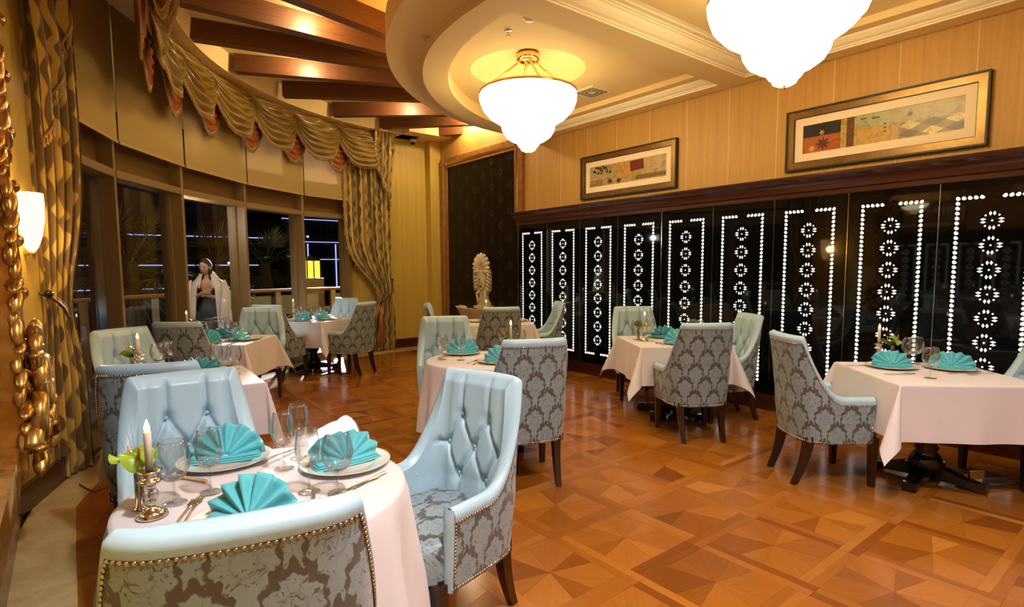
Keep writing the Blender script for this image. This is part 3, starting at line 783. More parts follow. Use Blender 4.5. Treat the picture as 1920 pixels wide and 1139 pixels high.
def round_cloth(seed, R=.455, drop=.54):
    r = random.Random(seed); ph = r.uniform(0, 6); n = 160; rows = [0, .2, R-.02, R-.006, R]+[R+drop*k/16 for k in range(1, 17)]
    vs = []
    nf = [11, 17, 7]
    for k in range(n):
        t = 2*PI*k/n
        for s_ in rows:
            if s_ <= R-.02: vs.append((s_*math.cos(t), s_*math.sin(t), ZTAB))
            elif s_ <= R: q = (s_-(R-.02))/.02; rr = R-.02+.018*math.sin(q*PI/2); vs.append((rr*math.cos(t), rr*math.sin(t), ZTAB-.018*(1-math.cos(q*PI/2))))
            else:
                d = s_-R; g = min(1, d/.35); wv = .6*math.cos(nf[0]*t+ph)+.4*math.cos(nf[1]*t+2*ph)+.35*math.cos(nf[2]*t+ph*3)
                rr = R+.004+.10*d+g*.034*wv; vs.append((rr*math.cos(t), rr*math.sin(t), ZTAB-.018-d*.985))
    p = len(rows); mb = MB(); mb.add(vs, [(k*p+i, ((k+1) % n)*p+i, ((k+1) % n)*p+i+1, k*p+i+1) for k in range(n) for i in range(p-1)]); return mb
TABLES = [  # key, x, y, angle deg, square?, phrase
 ('A', .50, 1.966, 0, False, 'foreground round table'),
 ('B', .595, 4.28, -3, True, 'second window table beside the left curtain'),
 ('C', 1.215, 6.52, 55, True, 'third window table below the standing woman'),
 ('D', 2.80, 8.31, 38, True, 'far corner table beside the tied-back curtain'),
 ('E', 2.61, 3.70, 0, False, 'middle round table'),
 ('F', 4.645, 6.18, 59, True, 'table in front of the stone fountain'),
 ('G', 4.727, 3.396, 55.5, True, 'right middle table by the lit panels'),
 ('H', 4.64, 1.20, 45.8, True, 'big square table at the right edge'),
]
tp_s, tp_r = build_table(True), build_table(False); us = {True: False, False: False}
TAB = {}
for k, (key, x, y, a, sq, ph) in enumerate(TABLES):
    p = tp_s if sq else tp_r
    o = copy_tree(p) if us[sq] else p; us[sq] = True
    o.location = (x, y, 0); o.rotation_euler = (0, 0, math.radians(a))
    tag(o, 'black pedestal under the white cloth of the '+ph, 'table', 'pedestal tables')
    c = ((square_cloth(k, .405, .34, .22) if key == 'B' else square_cloth(k)) if sq else round_cloth(k)).build('tablecloth', MT['cloth'], None, True)
    c.location = (x, y, 0); c.rotation_euler = (0, 0, math.radians(a)); tag(c, 'white linen cloth draped over the '+ph, 'tablecloth', 'white tablecloths')
    TAB[key] = (x, y, math.radians(a), ph)
# ================================================================= TABLEWARE
def build_glass(kind):
    t = thing('wine_glass', None, 'wine glass')
    if kind == 'balloon': pr = [(.026, .078+.0), (.038, .092), (.0485, .115), (.052, .138), (.049, .165), (.040, .193), (.0365, .203)]; st = .08
    else: pr = [(.018, .088), (.032, .102), (.0395, .125), (.0415, .148), (.039, .175), (.034, .205), (.032, .215)]; st = .09
    mb = MB(); mb.lathe([(.001, st-.004), (.008, st-.003)]+pr+[(pr[-1][0]-.0012, pr[-1][1]+.0004)]+[(r-.0016, z) for r, z in pr[::-1]][1:]+[(.001, st)], 28); mb.build('bowl', MT['glass'], t)
    mb = MB(); mb.lathe([(.008, st-.002), (.0042, st-.012), (.0036, .05), (.004, .012), (.010, .006)], 12); mb.build('stem', MT['glass'], t)
    mb = MB(); mb.lathe([(.001, .0065), (.012, .0055), (.034, .0025), (.036, .0012), (.034, .0002), (.001, .0002)], 28); mb.build('foot', MT['glass'], t)
    return t
def build_plate():
    mb = MB(); mb.lathe([(.001, .004), (.10, .004), (.107, .007), (.115, .011), (.160, .017), (.165, .0185), (.166, .0175), (.115, .0075), (.105, .0015), (.09, .0), (.001, .0)], 56)
    o = mb.build('dinner_plate', MT['china']); return o
def build_napkin(kind):
    """pleated fan napkin, standing on its gathered foot; front towards -Y"""
    t = thing('folded_napkin', None, 'napkin')
    mb = MB(); n = 7; R = .135
    lean = math.radians(28)
    def fan(u, v):
        a = PI*(.03+.94*u); r = .012+(R-.012)*v*(1 if kind == 0 else .92+.08*math.sin(3*a))
        zig = (abs(((u*n) % 1)*2-1)-.5)*.046*v
        x = -r*math.cos(a)*1.05; h = r*math.sin(a)*1.0; y = zig+.012*v
        return (x, y*math.cos(lean)+h*math.sin(lean), .012+h*math.cos(lean)-y*math.sin(lean))
    mb.grid(fan, n*6, 8)
    fn = mb.build('fan', MT['napkin'], t, True)
    so = fn.modifiers.new('thick', 'SOLIDIFY'); so.thickness = .0022
    mb = MB()
    for k in range(3):                                   # stacked pleats at the foot
        z = .003+.006*k; y0 = -.035+.008*k; hw = .128-.006*k
        mb.grid(lambda u, v, z=z, y0=y0, hw=hw: ((u*2-1)*hw, y0+.075*v, z+.0035*math.sin(PI*v)+.006*abs(u*2-1)**2), 12, 4)
    ft = mb.build('pleated_foot', MT['napkin'], t, True)
    so = ft.modifiers.new('thick', 'SOLIDIFY'); so.thickness = .004
    return t
def build_fork():
    mb = MB(); mb.tube([(0, -.10, .004), (0, -.06, .006), (0, 0, .008), (0, .045, .005), (0, .058, .005)], lambda s: .0055-.003*math.sin(PI*min(1, s*1.1)), 6, flat=.45)
    mb.prism([(-.004, .055), (.004, .055), (.0115, .068), (.0115, .078), (-.0115, .078), (-.0115, .068)], .004, .0055)
    for k in range(4): x = -.0095+k*.0063; mb.box(x-.0015, x+.0015, .076, .112, .004, .0062)
    return mb.build('fork', MT['silver'], None, False)
def build_knife():
    mb = MB(); mb.tube([(0, -.10, .005), (0, -.05, .006), (0, .0, .0055)], lambda s: .0065-.0015*s, 6, flat=.55)
    mb.prism([(-.004, -.002), (.006, -.002), (.010, .03), (.0095, .09), (.004, .115), (-.004, .118)], .0035, .005); return mb.build('table_knife', MT['silver'], None, False)
def build_holder():
    t = thing('candle_holder', None, 'candle holder')
    mb = MB(); mb.lathe([(.001, 0), (.040, 0), (.043, .004), (.038, .008), (.040, .012), (.028, .020), (.012, .030), (.010, .044), (.014, .048), (.001, .05)], 28); mb.build('base', MT['silver'], t)
    mb = MB(); mb.ball((0, 0, .068), .021, nu=14, nv=9); mb.build('crystal_ball', MT['crystal'], t)
    mb = MB(); mb.ball((0, 0, .068), .008, 1, 1, 2.4, 10, 8); mb.build('core', MT['silver'], t)
    mb = MB(); mb.lathe([(.001, .086), (.010, .086), (.014, .092), (.016, .10), (.030, .106), (.033, .111), (.026, .116), (.020, .122), (.018, .132), (.030, .138), (.034, .142), (.022, .144), (.013, .142), (.001, .142)], 28); mb.build('cup', MT['silver'], t)
    return t
def build_candle():
    t = thing('candle', None, 'candle')
    mb = MB(); mb.lathe([(.001, 0), (.0105, 0), (.0105, .115), (.0095, .118), (.006, .116), (.001, .116)], 16); mb.build('wax', MT['candle'], t)
    mb = MB(); mb.lathe([(.001, .114), (.006, .120), (.0085, .128), (.0065, .138), (.003, .148), (.0005, .155)], 12); mb.build('flame', MT['flame'], t); return t
def build_vase():
    mb = MB(); mb.lathe([(.001, 0), (.022, 0), (.022, .004), (.013, .007), (.0125, .11), (.013, .125), (.011, .125), (.0105, .01), (.001, .01)], 18); return mb.build('bud_vase', MT['vase'])
def build_flower():
    t = thing('anthurium', None, 'flower')
    def spathe(m):
        mb = MB()
        def f(u, v):
            a = 2*PI*u; r = .048*(1-.30*abs(math.cos(a/2))**6)*(1+.12*math.cos(a))*v
            # heart shape
            x = r*math.sin(a)*1.05; y = -r*math.cos(a)*1.15+.01; z = .012*math.sin(3*a)*v*v+.25*x*x/.048-.010*v*v
            return m @ Vector((x, y, z))
        mb.grid(f, 28, 6); return mb
    for k, (m, sx) in enumerate(((T(.012, -.03, .165) @ RZ(.3) @ Matrix.Rotation(math.radians(35), 4, 'X'), 0), (T(-.028, .018, .150) @ RZ(2.3) @ Matrix.Rotation(math.radians(30), 4, 'X'), 1))):
        if k == 0 or True:
            sp = spathe(m).build('spathe', MT['spathe'], t)
            mb = MB(); a = m @ Vector((0, .0, .004)); b = m @ Vector((.003, .022, .040)); mb.tube([a, (a+b)/2, b], lambda s: .0048-.002*s, 7); mb.build('spadix', MT['spadix'], sp)
            mb = MB(); mb.tube([(0, 0, .01), (0, 0, .10), m @ Vector((0, 0, 0))], .002, 5); mb.build('stem', MT['stem'], t)
    r = random.Random(5)
    for k in range(8):
        a = k*.785+r.uniform(-.3, .3); h = r.uniform(.20, .27); s_ = r.uniform(.02, .075)
        mb = MB(); P = [(s_*math.cos(a)*q**2, s_*math.sin(a)*q**2, .03+h*q-.3*s_*q*q) for q in (0, .25, .5, .75, 1)]
        mb.tube(P, lambda q: .0032*(1-q)+.0004, 5, flat=.25); mb.build('grass_blade', MT['stem'], t)
    return t
GL = {k: build_glass(k) for k in ('balloon', 'tulip')}; PL = build_plate(); NK = [build_napkin(0), build_napkin(1)]; FK = build_fork(); KN = build_knife()
HO = build_holder(); CA = build_candle(); VA = build_vase(); FLW = build_flower()
ITEMS = []      # (object, kind, table key)
def place(src, kind, key, x, y, z=0, rz=0.0, world=False):
    o = copy_tree(src); tx, ty, a, ph = TAB[key]
    p = (x, y) if world else (tx+math.cos(a)*x-math.sin(a)*y, ty+math.sin(a)*x+math.cos(a)*y)
    o.location = (p[0], p[1], ZTAB+.0015+z); o.rotation_euler = (0, 0, rz if world else rz+a); ITEMS.append((o, kind, key)); return o
def setting(key, deg, r=.26, nap=0, fork=True, knife=True, aim=None, glasses=(), nrot=0):
    """place setting for a guest sitting at direction deg from the table centre (world angle)"""
    tx, ty, a, ph = TAB[key]; t = math.radians(deg); d = Vector((math.cos(t), math.sin(t))); s = Vector((-d.y, d.x)); c = Vector((tx, ty))+d*r
    rz = t+PI/2     # local -Y points to... guest side
    place(PL, 'plate', key, c.x, c.y, 0, rz, True)
    n = place(NK[nap], 'napkin', key, c.x-d.x*.02, c.y-d.y*.02, .006, t+PI/2+math.radians(nrot), True)
    if fork:
        p = c+s*-.18+d*.02
        for k in range(2): q = p-s*.028*k; place(FK, 'fork', key, q.x, q.y, 0, t+PI/2+.05*k, True)
    if knife: p = c+s*.18+d*.02; place(KN, 'knife', key, p.x, p.y, 0, t+PI/2, True)
def at(src, kind, key, x, y, z=0, rz=0): return place(src, kind, key, x, y, z, rz, True)
# --- A foreground round table
for (x, y, nap, rz) in ((0.366, 1.710, 0, -10), (0.436, 2.344, 0, 18), (0.785, 2.013, 1, 40)):
    place(PL, 'plate', 'A', x, y, 0, 0, True); place(NK[nap], 'napkin', 'A', x, y-.01, .006, math.radians(rz-38), True)
for k, x, y in (('balloon', 0.225, 2.015), ('tulip', 0.331, 2.038), ('tulip', 0.590, 2.114), ('tulip', 0.673, 2.197), ('tulip', 0.588, 1.834), ('balloon', 0.662, 1.768)): at(GL[k], 'glass', 'A', x, y)
for x, y, rz in ((0.233, 1.895, -25), (0.256, 1.905, -22), (0.608, 2.266, 120), (0.576, 2.260, 112)): at(FK, 'fork', 'A', x, y, 0, math.radians(rz))
for x, y, rz in ((0.281, 2.231, 35), (0.777, 1.793, 115), (0.567, 1.747, -20)): at(KN, 'knife', 'A', x, y, 0, math.radians(rz))
at(FK, 'fork', 'A', 0.726, 1.774, 0, math.radians(108))
at(HO, 'holder', 'A', 0.158, 1.947); at(CA, 'candle', 'A', 0.158, 1.947, .143); at(VA, 'vase', 'A', 0.136, 2.037); at(FLW, 'flower', 'A', 0.136, 2.037, .0, math.radians(-20))
# --- B second window table
setting('B', -106, .27, 0); setting('B', 60, .27, 1)
for k, x, y in (('balloon', 0.484, 4.777), ('balloon', 0.567, 4.908), ('tulip', 0.804, 4.425), ('balloon', 0.890, 4.300)): at(GL[k], 'glass', 'B', x, y)
at(HO, 'holder', 'B', 0.360, 4.695); at(CA, 'candle', 'B', 0.360, 4.695, .143); at(VA, 'vase', 'B', 0.325, 4.777); at(FLW, 'flower', 'B', 0.325, 4.777, 0, 1)
# --- C third window table
setting('C', -128, .27, 0); setting('C', 58, .27, 1); setting('C', -38, .27, 0)
for k, x, y in (('balloon', 1.077, 6.520), ('tulip', 1.090, 6.398), ('tulip', 1.278, 6.345), ('balloon', 1.319, 6.253)): at(GL[k], 'glass', 'C', x, y)
at(HO, 'holder', 'C', 0.989, 6.950); at(CA, 'candle', 'C', 0.989, 6.950, .143); at(VA, 'vase', 'C', 1.052, 7.021); at(FLW, 'flower', 'C', 1.052, 7.021, 0, 2)
# --- D far corner table
setting('D', -140, .26, 0); setting('D', 30, .26, 0); setting('D', -57, .26, 0)
for k, x, y in (('balloon', 2.563, 8.076), ('balloon', 2.592, 7.739), ('balloon', 2.800, 7.971), ('tulip', 2.697, 7.850), ('balloon', 2.918, 7.975)): at(GL[k], 'glass', 'D', x, y)
at(HO, 'holder', 'D', 2.624, 8.585); at(CA, 'candle', 'D', 2.624, 8.585, .143); at(VA, 'vase', 'D', 2.684, 8.651); at(FLW, 'flower', 'D', 2.684, 8.651, 0, 3)
# --- E middle round table
for (x, y, nap, rz) in ((2.639, 4.037, 0, -38), (2.617, 3.479, 0, -60)):
    place(PL, 'plate', 'E', x, y, 0, 0, True); place(NK[nap], 'napkin', 'E', x, y-.01, .006, math.radians(rz), True)
for k, x, y in (('balloon', 2.345, 3.880), ('tulip', 2.446, 3.759), ('tulip', 2.984, 3.903), ('balloon', 3.063, 3.753)): at(GL[k], 'glass', 'E', x, y)
for x, y, rz in ((2.457, 3.615, -60), (2.461, 3.547, -55)): at(FK, 'fork', 'E', x, y, 0, math.radians(rz))
at(KN, 'knife', 'E', 2.437, 3.980, 0, math.radians(-70))
at(HO, 'holder', 'E', 2.925, 3.713); at(CA, 'candle', 'E', 2.925, 3.713, .143); at(VA, 'vase', 'E', 2.920, 3.796); at(FLW, 'flower', 'E', 2.920, 3.796, 0, 1.5)
# --- F fountain table
setting('F', 149, .26, 1); setting('F', -31, .26, 0)
for k, x, y in (('balloon', 4.679, 6.174), ('balloon', 4.687, 6.064)): at(GL[k], 'glass', 'F', x, y)
at(HO, 'holder', 'F', 4.581, 6.368); at(CA, 'candle', 'F', 4.581, 6.368, .143); at(VA, 'vase', 'F', 4.673, 6.393); at(FLW, 'flower', 'F', 4.673, 6.393, 0, .5)
# --- G right middle table
setting('G', -124, .25, 0); setting('G', 56, .26, 0); setting('G', -34, .26, 1)
for k, x, y in (('balloon', 4.503, 3.653), ('balloon', 4.745, 3.673), ('tulip', 4.857, 3.236), ('tulip', 4.842, 3.142)): at(GL[k], 'glass', 'G', x, y)
at(HO, 'holder', 'G', 4.498, 3.547); at(CA, 'candle', 'G', 4.498, 3.547, .143); at(VA, 'vase', 'G', 4.520, 3.639); at(FLW, 'flower', 'G', 4.520, 3.639, 0, 2.5)
# --- H big square table
for (x, y, nap, rz) in ((4.655, 1.443, 1, -45), (4.895, 1.155, 1, -70)):
    place(PL, 'plate', 'H', x, y, 0, 0, True); place(NK[nap], 'napkin', 'H', x, y-.01, .006, math.radians(rz), True)
for k, x, y in (('balloon', 4.905, 1.408), ('balloon', 4.968, 1.385), ('balloon', 4.402, 1.141)): at(GL[k], 'glass', 'H', x, y)
at(KN, 'knife', 'H', 4.402, 1.309, 0, math.radians(52)); at(KN, 'knife', 'H', 4.562, 1.609, 0, math.radians(50)); at(FK, 'fork', 'H', 4.766, 1.053, 0, math.radians(60)); at(FK, 'fork', 'H', 4.813, 0.962, 0, math.radians(62))
at(HO, 'holder', 'H', 4.837, 1.590); at(CA, 'candle', 'H', 4.837, 1.590, .143); at(VA, 'vase', 'H', 4.972, 1.540); at(FLW, 'flower', 'H', 4.972, 1.540, 0, -.6)
for src in list(GL.values())+[PL, FK, KN, HO, CA, VA, FLW]+NK:
    for ch in list(src.children_recursive): bpy.data.objects.remove(ch)
    bpy.data.objects.remove(src)
KN_ = {'glass': ('clear stemmed wine glass', 'wine glass', 'wine glasses on the tables'), 'plate': ('white china dinner plate', 'plate', 'white dinner plates'), 'napkin': ('turquoise fan-folded napkin', 'napkin', 'turquoise napkins'),
       'fork': ('silver fork', 'fork', 'silver forks'), 'knife': ('silver table knife', 'knife', 'silver knives'), 'holder': ('silver candle holder with crystal ball', 'candle holder', 'candle holders'),
       'candle': ('lit ivory candle', 'candle', 'candles'), 'vase': ('slim pewter bud vase', 'vase', 'bud vases'), 'flower': ('green anthurium with grass blades', 'flower', 'anthurium arrangements')}
ORD = ['first', 'second', 'third', 'fourth', 'fifth', 'sixth', 'seventh']
from collections import defaultdict
grp = defaultdict(list)
for o, kind, key in ITEMS: grp[(kind, key)].append(o)
for (kind, key), L in grp.items():
    a, cat, g = KN_[kind]; ph = TAB[key][3]
    L.sort(key=lambda o: proj(o.location)[0])
    for i, o in enumerate(L):
        pos = '' if len(L) == 1 else (('leftmost ' if i == 0 else 'rightmost ' if i == len(L)-1 else ORD[i]+' from left ') if len(L) > 2 else ('left ' if i == 0 else 'right '))
        if pos.endswith('from left '): lb = '%s, %s, on the %s' % (a, pos.strip(), ph)
        else: lb = '%s%s on the %s' % (pos, a, ph)
        tag(o, lb, cat, g)
# ================================================================= LIT GLASS PANELS ON THE RIGHT WALL
XG = XW-.035
def bead_mb(c=(0, 0), flip=1, r=.0152):
    """crescent with an inner disc, in the wall plane (local x = along wall, y = up), thickness to z"""
    out = []
    n = 14; P = []
    for k in range(n+1): a = math.radians(100+250*k/n); P.append((flip*r*math.cos(a), r*math.sin(a)))
    for k in range(n+1): a = math.radians(350-250*k/n); P.append((flip*(r*.66*math.cos(a)+r*.20), r*.66*math.sin(a)+r*.12))
    disc = [(flip*r*.22+r*.50*math.cos(2*PI*k/10), r*.14+r*.50*math.sin(2*PI*k/10)) for k in range(10)]
    return P, disc
def bead_geo(mb, c, flip):
    P, disc = bead_mb(flip=flip); m = len(P)//2
    # strip for the crescent, fan for the disc
    vs = [(c[0]+x, c[1]+y, .002) for x, y in P]; mb.add(vs, [(i, i+1, 2*m-2-i, 2*m-1-i) for i in range(m-1)])
    mb.add([(c[0]+x, c[1]+y, .002) for x, y in disc], [tuple(range(10))])
def dia_geo(mb, c, hw, hh): mb.add([(c[0]-hw, c[1], .002), (c[0], c[1]-hh, .002), (c[0]+hw, c[1], .002), (c[0], c[1]+hh, .002)], [(0, 1, 2, 3)])
ROS = [(-.0125, .056, .0095, .017), (.0125, .056, .0095, .017), (-.0125, -.056, .0095, .017), (.0125, -.056, .0095, .017),
       (-.056, .0115, .019, .0090), (-.056, -.0115, .019, .0090), (.056, .0115, .019, .0090), (.056, -.0115, .019, .0090),
       (-.042, .041, .0078, .0078), (.042, .041, .0078, .0078), (-.042, -.041, .0078, .0078), (.042, -.041, .0078, .0078), (0, 0, .0078, .0078)]
bm1 = {}
for fl_ in (1, -1):
    mb = MB(); bead_geo(mb, (0, 0), fl_); bm1[fl_] = mb.mesh('light_bead', MT['led'], False, False)
dm = {}
for q in {(d[2], d[3]) for d in ROS}:
    mb = MB(); dia_geo(mb, (0, 0), *q); dm[q] = mb.mesh('light_diamond', MT['led'], False, False)
def border():
    L = []
    W2, zt, zb = .222, 2.037, .302; nz = 44
    for k in range(nz+1):
        z = zb+(zt-zb)*k/nz; L += [(-W2, z, 1), (W2, z, -1)]
    for k in range(1, 5):
        for z in (zb, zt): L += [(-W2+.0385*k, z, 1), (W2-.0385*k, z, -1)]
    return L
BRD = border()
seamY = [7.027-.693*k for k in range(11)]
PN = ['farthest', 'second farthest', 'third farthest', 'fourth farthest', 'fifth farthest', 'sixth farthest', 'seventh farthest', 'third nearest', 'second nearest fully visible', 'rightmost, cut by the frame edge']
mrot = Matrix(((0, 0, -1), (-1, 0, 0), (0, 1, 0))).to_4x4()     # local x -> -Y, y -> Z, z -> -X
for k in range(9):
    ya, yb = seamY[k], seamY[k+1]
    t = thing('lit_wall_panel', None, 'wall panel', (XG, (ya+yb)/2, 0)); t.rotation_euler = mrot.to_euler()
    hw = .693/2
    MB().box(-hw+.002, hw-.002, .165, 2.168, -.012, 0).build('black_glass', MT['blackglass'], t, False)
    MB().box(-hw-.001, -hw+.003, .165, 2.168, -.012, .0025).build('edge_strip', MT['chrome'], t, False)
    near = k >= 5
    if near:
        for (x, z, f) in BRD: part('light_bead', bm1[f], t, (x, z, 0))
    else:
        mb = MB(); [bead_geo(mb, (x, z), f) for x, z, f in BRD]; tag(mb.build('light_bead_border', MT['led'], t, False, fix=False), kind='stuff')
    for j in range(8):
        cz = 1.848-.1935*j
        if near:
            for (dx, dz, a, b) in ROS: part('light_diamond', dm[(a, b)], t, (dx, cz+dz, 0))
        else:
            mb = MB(); [dia_geo(mb, (dx, cz+dz), a, b) for dx, dz, a, b in ROS]; mb.build('diamond_rosette', MT['led'], t, False, fix=False)
    lb = 'black glass wall panel with back-lit bead border and diamond rosettes, %s from the fountain end' % ['first', 'second', 'third', 'fourth', 'fifth', 'sixth', 'seventh', 'eighth', 'ninth'][k]
    tag(t, lb, 'wall panel', 'lit wall panels')
for k in (9,):
    t = thing('lit_wall_panel', 'black glass wall panel beyond the right frame edge', 'wall panel', (XG, .3, 0), group='lit wall panels'); t.rotation_euler = mrot.to_euler()
    MB().box(-.45, 2.6, .165, 2.168, -.012, 0).build('black_glass', MT['blackglass'], t, False)
# ================================================================= PICTURES
def picture(y0, y1, z0, z1, label, patches, base):
    t = thing('framed_picture', label, 'picture', (XW-.002, (y0+y1)/2, (z0+z1)/2), group='framed collage pictures'); t.rotation_euler = mrot.to_euler()
    W_, H_ = (y1-y0)/2, (z1-z0)/2
    def ring(a, b, zz0, zz1, mat, nm):
        mb = MB()
        for s_ in (-1, 1):
            mb.prism([(-a[0], s_*a[1]), (a[0], s_*a[1]), (b[0], s_*b[1]), (-b[0], s_*b[1])][::-s_], zz0, zz1)
            mb.prism([(s_*a[0], -a[1]), (s_*a[0], a[1]), (s_*b[0], b[1]), (s_*b[0], -b[1])][::s_], zz0, zz1)
        return mb.build(nm, mat, t, False)
    ring((W_, H_), (W_-.016, H_-.016), 0, .045, MT['black'], 'outer_edge')
    ring((W_-.016, H_-.016), (W_-.075, H_-.075), 0, .034, MT['bronze'], 'frame')
    ring((W_-.075, H_-.075), (W_-.081, H_-.081), 0, .028, MT['black'], 'inner_edge')
    ring((W_-.081, H_-.081), (W_-.155, H_-.155), 0, .018, MT['mat'], 'mount')
    mb = MB(); mb.col = []; a, b = W_-.15, H_-.15
    def rect(x0, x1, y0_, y1_, z, c, skew=0):
        X = lambda x: -a+2*a*x; Y = lambda y: -b+2*b*y
        mb.add([(X(x0), Y(y0_), z), (X(x1), Y(y0_)+skew, z), (X(x1)-skew, Y(y1_)+skew, z), (X(x0)-skew, Y(y1_), z)], [(0, 1, 2, 3)]); mb.col.append(tuple(q_*.8 for q_ in c))
    rect(0, 1, 0, 1, .010, base)
    for i, q in enumerate(patches):
        if q[0] == 'r': rect(*q[1:5], .0102+.00015*i, q[5], q[6] if len(q) > 6 else 0)
        else:
            P = [(-a+2*a*x, -b+2*b*y) for x, y in q[1]]; mb.add([(x, y, .0102+.00015*i) for x, y in P], [tuple(range(len(P)))]); mb.col.append(q[2])
    mb.build('collage_print', MT['art'], t, False, fix=False)
    return t
MT['bronze'] = M('bronze_frame', (.24, .135, .045), .32, .75, var=.35, scale=14)
MT['mat'] = M('cream_mount', (.80, .65, .48), .8)
MT['art'] = art_mat('collage_print')
def leaf(cx, cy, s, n=5, asp=.26):
    P = []
    for k in range(2*n*2):
        a = 2*PI*k/(4*n); r = s*(1 if k % 2 == 0 else .45); P.append((cx+r*asp*math.cos(a), cy+r*math.sin(a)))
    return P
p1 = [('r', 0, .27, .55, 1, (.012, .010, .008)), ('r', 0, .27, 0, .56, (.48, .13, .02)), ('r', .27, .58, 0, 1, (.55, .40, .10)), ('r', .31, .36, .02, .98, (.16, .045, .015)), ('r', .37, .58, .55, 1, (.42, .44, .22)), ('r', .40, .64, .05, .55, (.62, .36, .06)), ('r', .58, 1, .45, 1, (.45, .36, .16)), ('r', .64, 1, 0, .5, (.30, .20, .07))]
for k in range(3):
    for j in range(2):
        cx, cy = .70+k*.13, .14+j*.26
        p1.append(('p', [(cx-.062, cy), (cx, cy-.14), (cx+.062, cy), (cx, cy+.14)], (.60, .46, .18) if (k+j) % 2 else (.12, .085, .04)))
p1 += [('p', leaf(.15, .28, .26, 4, .22), (.12, .025, .008)), ('p', leaf(.07, .16, .14, 4, .22), (.75, .28, .06)), ('p', leaf(.14, .66, .12, 3, .2), (.35, .28, .12)), ('p', leaf(.70, .74, .10, 4, .2), (.12, .05, .02))]
p1 += [('p', leaf(.555, .34+.12*k, .05, 4, .3), (.20, .03, .012)) for k in range(3)]
p1 += [('r', .40, .44, .84, .87, (.02, .015, .01)), ('r', .47, .52, .80, .84, (.02, .015, .01))]
MT_base = (.55, .42, .16)
picture(1.20, 2.775, 2.437, 3.013, 'long framed collage with a dark square and checked diamonds, above the right lit panels', p1, MT_base)
p2 = [('r', 0, .40, .36, 1, (.50, .38, .19)), ('r', .40, .62, .30, 1, (.66, .34, .08)), ('r', .62, 1, .28, 1, (.56, .42, .20)), ('r', 0, .19, 0, .34, (.40, .27, .12)), ('r', .19, .62, 0, .34, (.52, .36, .16)), ('r', .56, .73, .48, .93, (.20, .028, .014), .012), ('r', .62, 1, .08, .27, (.36, .24, .10))]
p2 += [('p', leaf(.29, .19, .17, 4, .26), (.09, .016, .010)), ('p', leaf(.41, .17, .17, 4, .26), (.09, .016, .010))]
rr = random.Random(9)
p2 += [('p', leaf(.06+.26*rr.random(), .60+.36*rr.random(), .07, 3, .3), (.025, .012, .012)) for _ in range(22)]
for k in range(14): x = .63+k*.026; p2.append(('p', [(x, .09), (x+.012, .09), (x+.024, .26), (x+.012, .26)], (.16, .10, .04)))
for k in range(9): p2 += [('r', .01+k*.02, .022+k*.02, .12, .145, (.10, .02, .012)), ('r', .01+k*.02, .022+k*.02, .26, .285, (.10, .02, .012))]
picture(4.06, 5.628, 2.437, 3.014, 'long framed collage with a red square and two maple leaves, above the middle lit panels', p2, (.55, .40, .19))
# ================================================================= BLACK BROCADE RECESS + FOUNTAIN
t = thing('framed_wall_hanging', 'tall black brocade panel in a honey wood frame behind the stone fountain', 'wall panel', (XW, 0, 0))
MB().box(-.02, -.004, 7.0, 9.18, .16, 3.40).build('brocade', brocade_black(), t, False)
def stile(y0, y1, z0, z1, nm): MB().box(-.05, 0, y0, y1, z0, z1).build(nm, MT['framewood'], t, False)
stile(9.13, 9.36, .16, 3.54, 'frame_stile'); stile(6.90, 7.10, 2.368, 3.54, 'frame_stile'); stile(7.10, 9.13, 3.37, 3.54, 'frame_rail')
MB().box(-.065, -.05, 9.20, 9.24, .16, 3.54).box(-.065, -.05, 7.03, 7.06, 2.37, 3.54).box(-.065, -.05, 6.95, 9.3, 3.42, 3.455).build('gilt_bead', MT['brass'], t, False)
struct(MB().box(XW-.04, XW, 7.06, 9.42, 0, .17).build('baseboard_alcove', MT['mahog'], None, False))
t = thing('wall_fountain', 'carved cream stone wall fountain with shell crest and scalloped basin', 'fountain', (XW-.03, 7.94, 0)); t.rotation_euler = mrot.to_euler()
# local: x along the wall (towards the camera side), y up, z out into the room
fm = MT['fountain']
mb = MB(); mb.prism([(-.16, .84), (.16, .84), (.15, .90), (.10, .95), (.085, 1.02), (.12, 1.08), (.17, 1.12), (.19, 1.30), (.17, 1.44), (.10, 1.54), (-.10, 1.54), (-.17, 1.44), (-.19, 1.30), (-.17, 1.12), (-.12, 1.08), (-.085, 1.02), (-.10, .95), (-.15, .90)], 0, .07); mb.build('back_plate', fm, t, False)
mb = MB(); mb.box(-.20, .20, .80, .845, 0, .12); mb.build('plinth', fm, t, False)
for k in range(11):
    a = math.radians(-8+196*k/10); L = .215+.075*max(0, math.sin(a)); c = Vector((0, 1.46, .07)); d = Vector((math.cos(a), math.sin(a), 0))
    mb = MB(); mb.tube([c+d*.04+Vector((0, 0, .0)), c+d*L*.5+Vector((0, 0, .035)), c+d*L*.85+Vector((0, 0, .03)), c+d*L], lambda s: .010+.026*math.sin(PI*min(1, s*.72+.02)), 8); mb.build('shell_flute', fm, t)
for s_ in (-1, 1):
    for k in range(7):
        y = 1.14+k*.06; mb = MB(); x = .165+.028*math.sin(k*.5)
        mb.tube([(s_*(x-.03), y+.03, .06), (s_*x, y+.02, .10), (s_*(x+.035), y-.01, .09), (s_*(x+.05), y-.03, .05)], lambda q: .030*(1-.6*q), 8); mb.build('acanthus_leaf', fm, t)
    mb = MB(); mb.tube([(s_*.05, 1.10, .08), (s_*.12, 1.07, .10), (s_*.13, 1.00, .09), (s_*.10, .96, .09), (s_*.12, .90, .09)], .022, 8); mb.build('scroll', fm, t)
mb = MB(); mb.ball((0, 1.33, .075), .10, 1, 1.75, .35, 24, 12); mb.build('oval_boss', fm, t)
